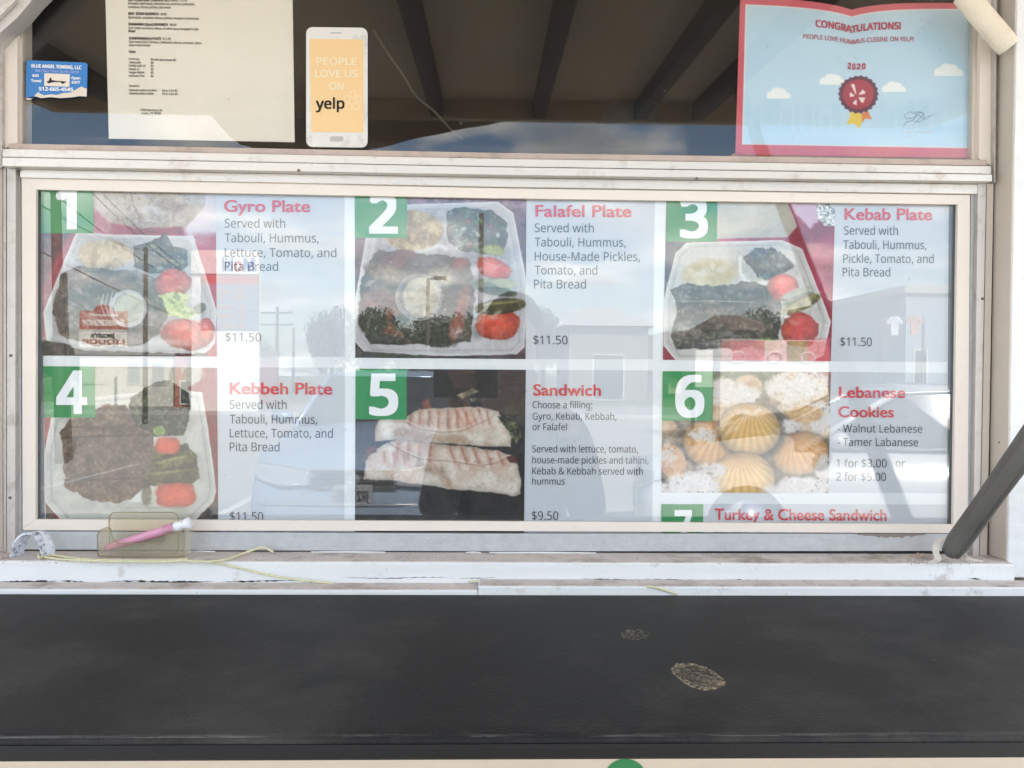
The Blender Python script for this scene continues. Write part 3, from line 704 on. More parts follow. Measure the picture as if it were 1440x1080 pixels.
def greens(p, m, seed, d=(16, 24, 14), l=(60, 78, 42), s=7):
    p.tex(m, d, l, s, seed, .42, .7, 5); p.put(m * ss(.66, .71, p.n(s * .55, seed + 9, 3)), (112, 128, 92), .6)
def shadow(p, cu, cv, ru, rv, ang=0, k=.5, soft=8):
    m, _, _, _ = p.ell(cu, cv, ru, rv, ang, .1, 20, 1, soft); p.mul(m, k)

# --- 1 gyro plate
q1 = [(57, 240), (303, 244), (305, 501.5), (59.5, 500)]
p = Print(q1); p.fill((128, 22, 40)); p.tex(np.ones(len(p.u)), (120, 20, 40), (158, 40, 62), 40, 2)
p.put(p.poly([(205, 330), (310, 330), (310, 510), (260, 420)], 2, 20, 1, 8), (176, 36, 70), .8)
p.put(p.poly([(228, 240), (310, 240), (310, 330), (262, 330)], 2, 20, 2, 6), (222, 214, 220), .95)
p.put(p.poly([(57, 325), (100, 325), (60, 400)], 2, 12, 4, 4), (70, 30, 44), .9)
mo, _ = tray(p, [(108, 326), (160, 330), (272, 332), (305, 438), (302, 486), (283, 500), (120, 498), (66, 482), (61, 440), (88, 372)], [(116, 336), (262, 340), (290, 440), (280, 484), (130, 484), (74, 470), (72, 440), (96, 380)])
m = p.poly([(130, 250), (288, 250), (289, 290), (262, 318), (200, 322), (150, 312), (131, 290)], 2.5, 18, 6, 2)
p.tex(m, (158, 140, 124), (186, 172, 158), 22, 12); p.put(m * ss(.6, .68, p.n(7, 15)), (136, 112, 92), .5)
p.put(p.line([(182, 255), (186, 285), (196, 305), (198, 322)], 1.4), (128, 110, 98), .7)
m, r, x, y = p.ell(148, 358, 38, 21, 0, .18, 14, 3); p.tex(m, (150, 128, 96), (182, 162, 130), 12, 4); p.put(m * ss(.62, .68, p.n(6, 44)), (206, 194, 170), .7)
m = p.poly([(188, 345), (214, 340), (232, 327), (246, 346), (262, 352), (264, 374), (250, 384), (212, 384), (188, 376)], 2.5, 9, 8); greens(p, m, 21, (14, 20, 18), (42, 54, 46), 9)
m = p.poly([(84, 386), (110, 374), (150, 380), (196, 382), (222, 392), (232, 420), (226, 470), (200, 486), (130, 486), (84, 470), (74, 440)], 4, 16, 5)
p.tex(m, (46, 38, 32), (84, 70, 58), 20, 41, .35, .65, 5); p.put(m * ss(.58, .66, p.n(9, 46)), (112, 96, 80), .5)
for k, (a, b) in enumerate([((92, 398), (150, 392)), ((100, 424), (140, 446)), ((150, 400), (190, 392))]): p.put(p.line([a, b], 3, 3), (30, 24, 20), .7)
m, r, x, y = p.ell(180, 434, 27, 27, 0); p.put(m, (150, 150, 148), .75); m, r, _, _ = p.ell(182, 434, 21, 22, 0, 0, 14, 0, 2); p.tex(m, (164, 158, 142), (190, 186, 172), 12, 9)
for rr in (25, 22.5): p.put(np.exp(-((np.hypot(p.u - 180, p.v - 434) - rr) / .9) ** 2), (220, 220, 222), .8)
for k in range(4): p.put(p.line([(146 + 6 * k, 414 - k), (142 + 6 * k, 428), (147 + 6 * k, 444)], .8), (210, 214, 220), .7)
tomato(p, 243, 398, 25, 20, 0, 3); tomato(p, 262, 470, 36, 22, 5, 9)
tomato(p, 290, 466, 12, 18, 0, 19, (190, 60, 50))
m = p.poly([(222, 414), (250, 410), (268, 416), (262, 430), (278, 440), (270, 448), (244, 446), (222, 440), (232, 428)], 3.5, 7, 13); p.tex(m, (110, 140, 60), (196, 206, 132), 8, 14, .3, .6)
m, _, _, _ = p.ell(281, 434, 10, 7, -30, .3, 8, 5); p.put(m, (44, 60, 34))
m, _, _, _ = p.ell(226, 442, 9, 14, 0, .4, 8, 25); p.put(m, (56, 60, 40), .8)
film(p, mo, 5, .34); film(p, p.poly([(128, 244), (300, 244), (300, 345), (128, 345)], 2, 9, 3, 8), 15, .6, .2)
p.put(p.poly([(59, 478), (85, 482), (120, 493), (305, 498), (305, 502), (59, 502)], 2, 8, 3), (58, 48, 44))
p.put(p.poly([(292, 496), (305, 478), (306, 502), (292, 502)]), (150, 20, 34))
p.build('food_photo', YPH, M['photo'], pan[1])

# --- 2 falafel plate
q2 = [(499, 246), (740.5, 250), (739, 505), (499.5, 503)]
p = Print(q2); p.fill((86, 52, 70)); p.put(p.poly([(570, 240), (745, 240), (745, 296), (570, 292)], 2, 20, 3, 6), (134, 104, 122))
tray(p, [(520, 300), (560, 288), (700, 284), (722, 300), (741, 400), (738, 488), (724, 500), (518, 500), (499, 480), (500, 420)], [(540, 300), (700, 292), (728, 400), (722, 478), (520, 480), (508, 420)], (190, 188, 194), (150, 148, 156))
m, r, x, y = p.ell(582, 325, 42, 29, 0, .2, 16, 3); p.tex(m, (132, 104, 64), (176, 152, 106), 12, 4); p.put(m * ss(.6, .66, p.n(7, 5)), (206, 186, 140), .7)
m = p.poly([(628, 296), (650, 292), (690, 296), (712, 312), (714, 330), (710, 352), (690, 358), (650, 354), (630, 340)], 3.5, 9, 2); greens(p, m, 5, (8, 26, 26), (36, 72, 48), 8)
for k, (a, b) in enumerate([(658, 312), (672, 330), (690, 318), (700, 330), (660, 344), (652, 322)]):
    m, _, _, _ = p.ell(a, b, 4, 3, 30 * k, .5, 4, k); p.put(m, [(150, 60, 60), (190, 190, 180)][k % 2], .8)
m, _, _, _ = p.ell(694, 352, 18, 7, 5, .4, 8, 5); p.tex(m, (96, 110, 50), (150, 160, 90), 8, 4)
p.put(p.line([(628, 350), (618, 345), (600, 352), (560, 356)], 2.5, 2), (205, 204, 210), .8)
m = p.poly([(530, 352), (600, 358), (640, 360), (664, 380), (668, 420), (660, 480), (620, 484), (520, 484), (503, 450), (508, 390)], 4, 14, 5)
p.tex(m, (26, 22, 24), (66, 50, 44), 20, 6, .3, .7)
for k, (a, b, c, d, col) in enumerate([(560, 366, 26, 14, (86, 40, 52)), (600, 372, 26, 14, (54, 60, 66)), (544, 384, 30, 14, (96, 84, 72)), (622, 388, 24, 18, (120, 112, 96)), (532, 424, 26, 20, (90, 38, 42)), (556, 452, 22, 22, (104, 44, 26)), (524, 452, 20, 22, (28, 28, 18)), (600, 462, 50, 22, (24, 22, 18)), (648, 372, 14, 10, (120, 50, 52)), (646, 440, 12, 40, (128, 66, 54)), (620, 430, 22, 26, (70, 64, 58))]):
    m, r, x, y = p.ell(a, b, c, d, k * 17 % 40 - 20, .4, 11, k + 60, 2); cc = np.array(col, float)[None] * (.75 + .55 * p.n(5, k + 90, 4))[:, None] * (1.15 - .4 * np.clip(r, 0, 1) ** 2)[:, None]; p.put(m, cc, .93)
m, r, x, y = p.ell(589, 418, 33, 33); p.put(m, (128, 126, 124), .55); m, _, _, _ = p.ell(593, 418, 26, 28, 0, .06, 14, 0, 1.5); p.tex(m, (150, 140, 118), (178, 170, 150), 12, 9)
for rr, a in ((32, .9), (29, .6)): p.put(np.exp(-((np.hypot(p.u - 589, p.v - 418) - rr) / .9) ** 2), (176, 180, 184), a * .7)
m = p.poly([(660, 366), (690, 362), (716, 380), (724, 394), (700, 398), (672, 392)], 2, 8, 4); tomato(p, 694, 378, 26, 15, 20, 4, (206, 60, 50))
for k, (a, b, c, d, col) in enumerate([(690, 402, 28, 10, (120, 128, 112)), (708, 398, 18, 6, (170, 170, 140)), (700, 410, 26, 6, (56, 64, 48))]):
    m, _, _, _ = p.ell(a, b, c, d, 8, .4, 8, k + 5); p.put(m, col)
tomato(p, 700, 456, 32, 23, 3, 22, (196, 52, 26)); pickle(p, 704, 431, 36, 11, -6, 3, (60, 56, 16))
film(p, p.poly([(530, 290), (720, 290), (736, 480), (505, 480)], 2, 9, 3, 10), 25, .5, -.5)
for k in range(14):
    a = 640 + 20 * vnoise(np.array([k * 1.7]), np.array([3.]), 4)[0]
    m, _, _, _ = p.ell(515 + (k * 37 % 150), 366 + (k * 23 % 112), 1.6, 1.1, k * 40, .5, 3, k, .8); p.put(m, (214, 208, 196), .5)
p.put(p.poly([(499, 482), (512, 494), (620, 501), (740, 498), (740, 506), (499, 506)], 1, 8, 3), (50, 48, 52))
p.build('food_photo', YPH, M['photo'], pan[2])

# --- 3 kebab plate
q3 = [(938, 252), (1175.5, 256), (1168.5, 508), (932, 506)]
p = Print(q3); p.fill((150, 24, 56)); p.tex(np.ones(len(p.u)), (140, 18, 50), (178, 44, 84), 60, 3)
p.put(p.poly([(930, 330), (975, 335), (934, 420)], 1, 9, 2, 1.5), (60, 46, 68))
p.put(p.poly([(1000, 250), (1095, 250), (1121, 318), (1108, 334), (1000, 336)], .5, 20, 4, 1.5), (184, 180, 170))
m, _, _, _ = p.ell(1030, 305, 46, 26, -20, .3, 30, 2, 8); p.put(m, (206, 202, 190), .8)
p.put(p.poly([(1095, 256), (1150, 262), (1158, 300), (1140, 322), (1118, 300)], 3, 10, 4, 3), (206, 170, 196)); 
m = p.poly([(1148, 270), (1176, 262), (1176, 318), (1160, 318), (1148, 300)], 3, 7, 9); grains(p, m, (120, 128, 130), (206, 208, 206), 4, 5)
tray(p, [(966, 341), (1100, 338), (1128, 350), (1168, 452), (1158, 500), (1140, 508), (950, 506), (933, 486), (934, 420), (950, 356)], [(974, 350), (1096, 346), (1118, 356), (1152, 450), (1142, 490), (952, 492), (940, 470), (946, 410)], (204, 202, 200), (176, 174, 172))
m, _, _, _ = p.ell(1000, 384, 40, 19, -4, .35, 18, 6, 5); p.tex(m, (186, 168, 122), (212, 200, 166), 16, 6)
m, _, _, _ = p.ell(1004, 378, 24, 9, -14, .5, 9, 6, 3); p.put(m * ss(.4, .7, p.n(9, 8)), (222, 216, 200), .7)
m = p.poly([(1044, 362), (1060, 350), (1086, 348), (1110, 364), (1118, 374), (1100, 386), (1080, 394), (1064, 390), (1058, 376)], 3.5, 7, 3); greens(p, m, 8, (22, 40, 50), (58, 78, 84), 6)
p.put(p.line([(1041, 362), (1041, 384), (1050, 396), (1076, 398)], 2.2, 2), (226, 226, 226), .9)
m = p.poly([(944, 408), (966, 398), (1000, 402), (1060, 396), (1086, 404), (1100, 430), (1094, 478), (1040, 490), (950, 492), (944, 470), (952, 436)], 4, 12, 5)
p.tex(m, (38, 36, 34), (84, 78, 70), 10, 6, .3, .7, 6); p.put(m * ss(.6, .66, p.n(5, 61, 4)), (120, 112, 100), .7)
for v0 in (424, 452, 478): p.put(m * np.exp(-((p.v - v0 - 4 * np.sin(p.u * .09 + v0)) / 2.6) ** 2), (20, 18, 18), .6)
p.put(p.line([(960, 424), (1000, 423), (1060, 425)], .7), (196, 190, 180), .6)
tomato(p, 1102, 404, 21, 19, 0, 4, (224, 92, 84))
for k in range(3):
    m, _, _, _ = p.ell(1118 + 4 * k, 412 + 8 * k, 22, 5, -22, .25, 7, k); p.put(m, [(168, 172, 158), (112, 122, 108), (148, 150, 130)][k])
pickle(p, 1126, 428, 30, 9, -24, 7, (120, 112, 60)); tomato(p, 1124, 464, 26, 25, 10, 9, (188, 34, 26))
m, _, _, _ = p.ell(1080, 484, 20, 10, 0, .4, 8, 7, 2); p.put(m, (110, 130, 60), .7)
film(p, p.poly([(950, 350), (1110, 345), (1150, 480), (945, 485)], 2, 9, 3, 10), 35, .35, .1)
m = p.poly([(1028, 480), (1168, 476), (1168, 509), (1028, 509)], 2, 14, 8, 2); p.put(m, (190, 96, 108), .6)
p.build('food_photo', YPH, M['photo'], pan[3])

# --- 4 kebbeh plate
q4 = [(60.5, 515), (305, 517), (307, 765), (65, 764)]
p = Print(q4); p.fill((138, 44, 42)); p.tex(np.ones(len(p.u)), (128, 36, 38), (160, 60, 54), 50, 3)
p.put(p.poly([(130, 514), (285, 514), (285, 560), (130, 580)], 2, 20, 2, 6), (186, 182, 168))
p.put(p.poly([(265, 546), (310, 520), (310, 570), (280, 566)], 1, 20, 2, 3), (140, 32, 40))
tray(p, [(72, 588), (120, 560), (240, 548), (284, 552), (292, 600), (304, 690), (300, 706), (270, 736), (90, 736), (64, 706), (62, 640)], [(96, 590), (240, 560), (276, 566), (286, 640), (288, 690), (260, 718), (100, 718), (84, 690)], (206, 204, 196), (180, 178, 170))
m = p.poly([(182, 560), (210, 540), (240, 536), (266, 552), (266, 580), (260, 612), (220, 614), (180, 596)], 4, 10, 4); greens(p, m, 5, (24, 32, 20), (66, 72, 46), 6)
m = p.poly([(98, 590), (138, 574), (148, 568), (174, 568), (184, 580), (190, 600), (214, 606), (220, 640), (214, 680), (190, 700), (160, 708), (120, 702), (92, 684), (88, 640), (84, 610)], 4, 11, 5)
p.tex(m, (84, 62, 48), (112, 86, 68), 9, 6, .35, .65, 6); p.put(m * ss(.61, .66, p.n(4, 51, 3)), (134, 108, 88), .6)
p.put(m * p.poly([(84, 616), (224, 612), (224, 676), (84, 676)], 1, 20, 4, 1), (102, 84, 76), .6)
for (a, b) in (([(86, 616), (150, 613), (216, 611)], 1.6), ([(100, 600), (150, 602), (180, 596)], 1.0), ([(92, 676), (150, 674), (206, 672)], .8)): p.put(m * p.line(a, b, 1.2), (46, 34, 28), .8)
m = p.poly([(214, 628), (262, 624), (276, 640), (280, 672), (268, 684), (230, 684), (206, 682), (212, 660)], 3, 10, 6); p.tex(m, (64, 62, 38), (112, 104, 62), 9, 8)
pickle(p, 244, 650, 32, 10, -14, 3, (92, 84, 46)); pickle(p, 240, 668, 34, 10, -6, 5, (82, 76, 40))
m, _, _, _ = p.ell(224, 606, 9, 7, 0, .3, 6, 4); p.tex(m, (110, 140, 60), (150, 176, 90), 5, 4)
def tom2(cu, cv, ru, rv, ang, s_):
    x = ((p.u - cu) * math.cos(rad(ang)) + (p.v - cv) * math.sin(rad(ang))) / ru; y = (-(p.u - cu) * math.sin(rad(ang)) + (p.v - cv) * math.cos(rad(ang))) / rv
    r = (np.abs(x) ** 3.2 + np.abs(y) ** 3.2) ** (1 / 3.2) + (p.n(10, s_) - .5) * .2
    m = ss(-1.5, 1.5, (1 - r) * min(ru, rv)); p.put(m, np.array((216, 84, 60), float)[None] * (1.08 - .3 * np.clip(r, 0, 1) ** 3)[:, None]); p.put(m * ss(.5, .7, p.n(8, s_ + 2)), (226, 122, 98), .35)
tom2(236, 627, 17, 12, 2, 4); tom2(247, 696, 28, 17, -3, 8)
p.put(p.poly([(180, 706), (203, 686), (202, 706)], 1, 8, 2, 1), (216, 216, 214))
m, _, _, _ = p.ell(206, 696, 7, 14, 0, .4, 8, 4, 2); p.put(m, (84, 80, 56), .8)
p.put(p.poly([(61, 704), (84, 736), (61, 740)], 1, 8, 2), (90, 70, 62)); p.put(p.poly([(270, 736), (306, 700), (306, 736)], 1, 8, 2), (84, 68, 58))
m, _, _, _ = p.ell(298, 722, 9, 8, 0, .5, 8, 4); p.put(m, (30, 34, 28))
p.build('food_photo', YPH, M['photo'], pan[4])

# --- 5 sandwich
q5 = [(500, 518.5), (739.5, 520), (736.5, 765), (499, 764)]
p = Print(q5); p.fill((30, 29, 31)); p.tex(np.ones(len(p.u)), (22, 22, 24), (38, 36, 38), 60, 3)
m = p.poly([(596, 575), (628, 540), (640, 518), (700, 518), (672, 560), (630, 580)], 2, 12, 4, 3); p.put(m, (24, 20, 20))
m = p.poly([(592, 566), (602, 560), (608, 574), (596, 578)], 1, 8, 2, 2); p.put(m, (120, 60, 42))
p.put(p.poly([(642, 556), (664, 546), (674, 550), (650, 562)], 1, 8, 2, 2), (132, 120, 96))
m = p.poly([(700, 576), (739, 560), (739, 600), (716, 590)], 2, 9, 4, 4); p.put(m, (52, 54, 50))
def wrap(outline, seam, marks, seed, dark):
    m = p.poly(outline, 1.6, 10, seed, 1.1)
    p.tex(m, (198, 182, 166), (222, 214, 204), 16, seed, .3, .7)
    inner = p.poly(outline, 1.6, 10, seed, 9); p.c = p.c * (1 - m[:, None] * .38 * (1 - inner)[:, None])
    p.put(m * ss(.5, .75, p.n(18, seed + 3)), (196, 158, 140), .5)
    p.put(m * ss(.62, .72, p.n(4, seed + 6, 3)), (186, 148, 130), .4)
    for (a, b, w) in marks: p.put(m * p.line([a, b], w, 2.2) * (.35 + .9 * p.n(5, seed + 40, 3)), (146, 84, 68), .75)
    for (a, b, w) in marks: p.put(m * p.line([(a[0] + 1, a[1]), (b[0] + 3, b[1] + 4)], w * 3, 4), (184, 126, 102), .3)
    p.put(m * p.line([(a + 2 * math.sin(a * .5), b + 1.5 * math.sin(a)) for a, b in seam], .9, 1.4), (140, 104, 88), .6); p.put(m * p.line([(a, b - 2.5) for a, b in seam], .6, 1.2), (228, 222, 216), .5)
    p.put(m * p.line(dark, 6, 6), (150, 118, 94), .6)
    return m
wrap([(528, 598), (534, 590), (572, 586), (590, 576), (620, 574), (672, 572), (700, 578), (703, 584), (712, 594), (719, 616), (718, 628), (690, 628), (660, 626), (600, 622), (560, 618), (528, 620)],
     [(572, 594), (590, 604), (620, 609), (650, 606), (690, 590), (702, 580)],
     [((578 + 13 * k, 578 + k * .2), (576 + 13.5 * k, 598 + k * .4), 1.5) for k in range(7)] + [((640 + 11 * k, 576), (652 + 9 * k, 596), 1.2) for k in range(5)], 4, [(560, 608), (600, 616), (650, 618)])
m = p.poly([(700, 584), (716, 586), (730, 600), (734, 612), (726, 622), (718, 612)], 2.5, 6, 4); greens(p, m, 6, (36, 44, 24), (96, 104, 66), 5)
wrap([(511, 674), (514, 648), (524, 634), (546, 622), (560, 618), (612, 624), (660, 628), (700, 634), (722, 642), (728, 654), (733, 676), (732, 694), (724, 698), (690, 692), (640, 688), (584, 680), (560, 676)],
     [(548, 622), (566, 634), (590, 646), (640, 650), (676, 656), (700, 650), (722, 640)],
     [((560 + 15 * k, 624 + k * .8), (558 + 15.5 * k, 646 + k), 1.7) for k in range(4)] + [((632 + 17 * k, 628 + k * 1.5), (640 + 17 * k, 650 + k), 1.8) for k in range(5)] + [((540 + 14 * k, 636 + 2 * k), (541 + 14 * k, 648 + 2 * k), 1.6) for k in range(3)], 14, [(590, 656), (620, 664), (630, 680)])
m = p.poly([(514, 632), (528, 626), (530, 636), (518, 640)], 1, 5, 4); p.put(m, (96, 44, 36)); m = p.poly([(712, 642), (724, 640), (728, 652), (716, 650)], 1, 5, 4); p.put(m, (86, 36, 30))
p.put(p.line([(640, 690), (636, 735)], 1.5, 1.5), (54, 50, 48), .6)
p.build('food_photo', YPH, M['photo'], pan[5])

# --- 6 cookies
q6 = [(932, 522), (1168.5, 523), (1165, 693.5), (930, 692.5)]
p = Print(q6); p.fill((128, 108, 84)); p.tex(np.ones(len(p.u)), (86, 72, 58), (140, 120, 96), 14, 3)
p.put(p.poly([(1002, 520), (1170, 520), (1170, 560), (1002, 560)], 2, 20, 2, 5), (104, 110, 84))
p.put(p.poly([(1130, 520), (1170, 520), (1170, 552), (1140, 548)], 2, 9, 2, 4), (128, 70, 66))
def sugar(cu, cv, ru, rv, seed, a=.9, thr=.42):
    m, r, x, y = p.ell(cu, cv, ru, rv, 0, .5, 12, seed, 4); t = ss(thr - .07, thr + .16, .6 * p.n(7, seed + 2, 3) + .4 * p.n(2.6, seed + 12, 2) + .22 * (1 - np.clip(r, 0, 1))); p.put(m * t, np.array((224, 218, 220), float)[None] * (.86 + .2 * p.n(3, seed + 4, 3))[:, None], a)
def shell(cu, cv, ru, rv, ang, seed, col=(212, 168, 98), apex=(0, -1.0), ribs=15):
    shadow(p, cu + 2, cv + 4, ru * 1.08, rv * 1.1, ang, .5, 5)
    m, r, x, y = p.ell(cu, cv, ru, rv, ang, .06, 14, seed, 1.4)
    th = np.arctan2(x - apex[0], y - apex[1]); rr = np.hypot(x - apex[0], y - apex[1])
    rib = .5 + .5 * np.cos(th * ribs * 2.3 + .5 * np.sin(rr * 4 + seed))
    k = (.88 + .13 * rib * ss(.1, .6, rr)) * (1.12 - .42 * np.clip(r, 0, 1) ** 4) * (.94 + .14 * p.n(5, seed, 4))
    c = (np.array(col, float) * (1, .97, .94))[None] * k[:, None]; t = (ss(.0, 1, 1 - rr) * .35)[:, None]
    p.put(m, c * (1 - t) + np.array((206, 138, 92))[None] * t)
for (a, b, c, d, s_) in ((1020, 560, 26, 28, 1), (1052, 545, 20, 18, 2), (1116, 552, 36, 30, 3), (1140, 556, 26, 26, 4), (1150, 600, 26, 20, 5), (935, 600, 16, 12, 6), (1010, 590, 20, 16, 8)):
    m, r, x, y = p.ell(a, b, c, d, 0, .2, 10, s_, 2); p.tex(m, (186, 150, 118), (208, 178, 144), 9, s_ + 3); p.mul(m * ss(.5, 1, r) * ss(-.2, .8, y), .72)
for (a, b, c, d, s_) in ((1022, 552, 32, 20, 11), (1050, 556, 18, 14, 12), (1112, 545, 34, 22, 13), (1140, 540, 24, 22, 14), (1128, 574, 30, 8, 15), (1156, 590, 18, 24, 16), (1110, 600, 20, 10, 17)):
    sugar(a, b, c, d, s_)
m, _, _, _ = p.ell(1132, 582, 26, 12, 0, .2, 8, 5, 2); p.tex(m, (190, 140, 84), (210, 170, 110), 6, 8)
shell(998, 624, 38, 33, 20, 2, (198, 150, 88), (.1, -1)); shell(1126, 638, 40, 30, -14, 3, (210, 160, 96), (-.2, -1), 17); shell(1054, 604, 44, 37, 6, 4, (216, 178, 110), (-.05, -1), 17)
m, r, x, y = p.ell(946, 650, 18, 27, -22, .12, 9, 5); p.tex(m, (190, 130, 84), (206, 156, 108), 8, 8); shadow(p, 972, 668, 12, 12, 0, .7)
shell(1046, 672, 44, 36, 4, 6, (222, 184, 116), (-.2, -1), 16)
sugar(988, 612, 20, 12, 31, .95, .45); sugar(1052, 580, 30, 8, 32, .5, .5); sugar(1012, 664, 14, 12, 33, .8, .46); sugar(940, 640, 12, 22, 34, .7, .5)
sugar(976, 682, 38, 18, 35, 1, .32); sugar(1000, 660, 20, 10, 36, .8, .45); sugar(1128, 686, 40, 16, 37, 1, .35); sugar(1160, 664, 14, 26, 38, .8, .42); sugar(936, 690, 20, 12, 39, .9, .4); sugar(1092, 690, 20, 8, 40, .9, .4)
p.build('food_photo', YPH, M['photo'], pan[6])

# ================================================================ PAPERS AND STICKERS ON THE UPPER PANE
M['paper'] = material('beige_printer_paper', S(224, 214, 202), .8, spec=.2, var=(4, .03), bump=(6, .6))
M['black_ink'] = material('black_toner', S(40, 38, 40), .7, spec=.2)
def ypaper(u, v):
    s = (np.asarray(u) - 150) / 264.
    return .0085 + .004 * np.sin(s * 3.0) * (1 - .2 * s) + .0016 * np.sin(np.asarray(v) * .02 + 1)
pm = Print([(146, -95), (410, -95), (414.5, 200), (153, 195)], 8)
pm.fill((214, 204, 192))
M['paper_sheet'] = print_material('beige_sheet_of_paper', .8)
pm.c = np.array((232, 223, 212), float)[None] * (1 + .03 * (pm.n(90, 3)[:, None] - .5))
sheet = pm.build('paper_menu', ypaper, M['paper_sheet'], None)
tag(sheet, 'beige sheet of paper with small typed menu text, inside the upper left of the window', 'paper menu')
T = [('BEEF KEBAB AND LEBANESE RICE PLATE', 180, 251, 1.5, 3.6, 2, .03), ('$12.99', 253.5, 263, 2, 3.6, 2.2), ('Mousaka, beef kebab, lebanese rice, hummus, tabbouleh,', 180, 274, 6.2, 3.2, 7.4), ('tomatoes, lettuce, pickles, pita bread', 180, 240, 11.2, 3.2, 12),
     ('BEEF  KEBAB SANDWICH', 180.5, 223, 20.8, 3.6, 21.3, .03), ('$9.99', 226, 234, 21.4, 3.4, 21.5), ('Beef kebab, tomatoes, lettuce, pickles, wrapped in pita bread', 180.5, 279, 26, 3.2, 27.6),
     ('SHAWARMA (Gyro) SANDWICH', 180.5, 236, 35.6, 3.6, 36.4, .03), ('$8.99', 239, 248, 36.5, 3.4, 36.6), ('Gyro meat, tomatoes, lettuce, & tahini sauce wrapped in pita', 180.5, 279, 40.6, 3.2, 42.6), ('Bread', 180.5, 190, 45.2, 3.3, 45.4, .03),
     ('SHAWARMA(Gyro) PLATE', 181, 226.5, 55.4, 3.6, 56, .03), ('$11.99', 229, 240, 56.2, 3.4, 56.4), ('Gyro meat slices, hummus, tabbouleh, lettuce, tomatoes, tahini', 181, 283, 60, 3.2, 62.2), ('sauce & pita bread', 181, 211, 64.8, 3.2, 65.2),
     ('Sides:', 181, 191, 74.2, 3.5, 74.4, .02),
     ('Hummus', 181, 196, 84.2, 3, 84.4), ('$6 with pita bread $8.', 212, 248, 85, 3, 85.8), ('Tabbouleh', 181, 198, 89, 3, 89.2), ('$6', 212, 216, 89.6, 3, 89.6), ('Falafel balls x3', 181, 204.5, 93.6, 3, 94), ('$3', 212, 216, 94.2, 3, 94.2),
     ('Salad x1', 181, 196, 98.4, 3, 98.6), ('$5', 212, 216, 98.9, 3, 98.9), ('Veggie Kibbeh', 181, 203, 103, 3, 103.3), ('$5', 212, 216, 103.6, 3, 103.6), ('Lebanese Rice', 181, 203, 107.8, 3, 108.1), ('$4', 212, 216, 108.4, 3, 108.4),
     ('Desserts', 181.5, 196, 122, 3, 122.2), ('Lebanese walnut cookies', 181.5, 220.5, 128, 3, 128.4), ('$3 or 2 for $5', 228, 249.5, 128.8, 3, 129), ('Lebanese dates cookies', 181.5, 216, 132.6, 3, 133), ('$3 or 2 for $5', 228, 249.5, 133.4, 3, 133.8),
     ('11900 Manchaca Rd.', 196.5, 229, 156, 3, 156.5), ('Austin, TX 78748', 199, 226, 160.7, 3, 161)]
v, f = text_px([t if len(t) > 6 else t + (.012,) for t in T], lambda u, v: ypaper(u, v) - .0005)
mesh('typed_text', v, f, M['black_ink'], sheet, fix=False)

# certificate ---------------------------------------------------
def ycert(u, v):
    u = np.asarray(u, float); v = np.asarray(v, float)
    return .0075 + .005 * np.exp(-((u - 1198) / 26.) ** 2) * ss(120, 0, v) + .0022 * (1 + np.sin((u - 1034) * .019))
def sag(u, v):
    u = np.asarray(u, float); v = np.asarray(v, float)
    k = ss(150, 0, v)
    d = 13 * np.exp(-np.abs(u - 1198) / 42.) * k + 2.5 * k * ss(1040, 1198, u)
    return u, v + d
M['cert'] = print_material('certificate_print', .35)
cq = [(1041, -5), (1371.5, 2), (1374, 222.5), (1034, 217.5)]
p = Print(cq, 1.0)
p.fill((204, 98, 110))
p.put(p.poly([(1048.5, 6), (1366, 10), (1361.5, 208.5), (1043.5, 203)], 0, 1, 1, .8), (228, 226, 226))
inner = p.poly([(1050, 7.5), (1364.5, 11.5), (1360, 207), (1045.2, 201.8)], 0, 1, 1, .8)
p.put(inner, (186, 213, 232)); p.put(inner * ss(90, 200, p.v), (188, 216, 235))
p.put(inner * ss(60, -5, p.v), (184, 202, 212), .7)
r2 = random.Random(3)
x = 1062
while x < 1330:
    w_ = r2.uniform(6, 16); h_ = r2.uniform(12, 34); b_ = 176 - abs(x - 1160) * .03
    p.put(inner * p.poly([(x, b_ - h_), (x + w_, b_ - h_), (x + w_, 185), (x, 185)], 0, 1, 1, .7), (162, 198, 224), .22 if x < 1180 or x > 1225 else .1)
    x += w_ + r2.uniform(-2, 7)
def cloud(u0, u1, b, t):
    w_ = u1 - u0; m = np.zeros(len(p.u))
    for (a, c, r) in ((.18, .30, .17), (.42, .52, .24), (.62, .48, .22), (.84, .24, .15)):
        h, _, _, _ = p.ell(u0 + a * w_, b - c * (b - t) * .9, r * w_, r * w_ * .95); m = np.maximum(m, h)
    m = np.maximum(m, p.poly([(u0 + 2, b - 5), (u1 - 2, b - 5), (u1, b), (u0, b)])); m = m * (p.v < b)
    p.put(m, (236, 238, 240))
cloud(1078, 1112, 138.5, 121); cloud(1152, 1190, 118, 101); cloud(1240, 1274, 129, 113); cloud(1313, 1355, 106, 88)
p.put(p.poly([(1196, 157), (1214, 160), (1213, 170), (1208, 181), (1202, 174), (1191, 174.5), (1195, 164)]), (226, 196, 92))
p.put(p.poly([(1212, 160), (1220, 155), (1226, 168), (1217, 166.5), (1212, 173)]), (212, 130, 84))
a_ = np.arctan2(p.v - 131.5, p.u - 1207); r_ = np.hypot(p.u - 1207, p.v - 131.5)
p.put(ss(.8, -.8, r_ - 27.6 - 1.3 * np.cos(a_ * 22) * .7), (92, 52, 82)); p.put(ss(.7, -.7, r_ - 22.6), (134, 52, 78)); p.put(ss(.7, -.7, r_ - 21.4), (164, 60, 80))
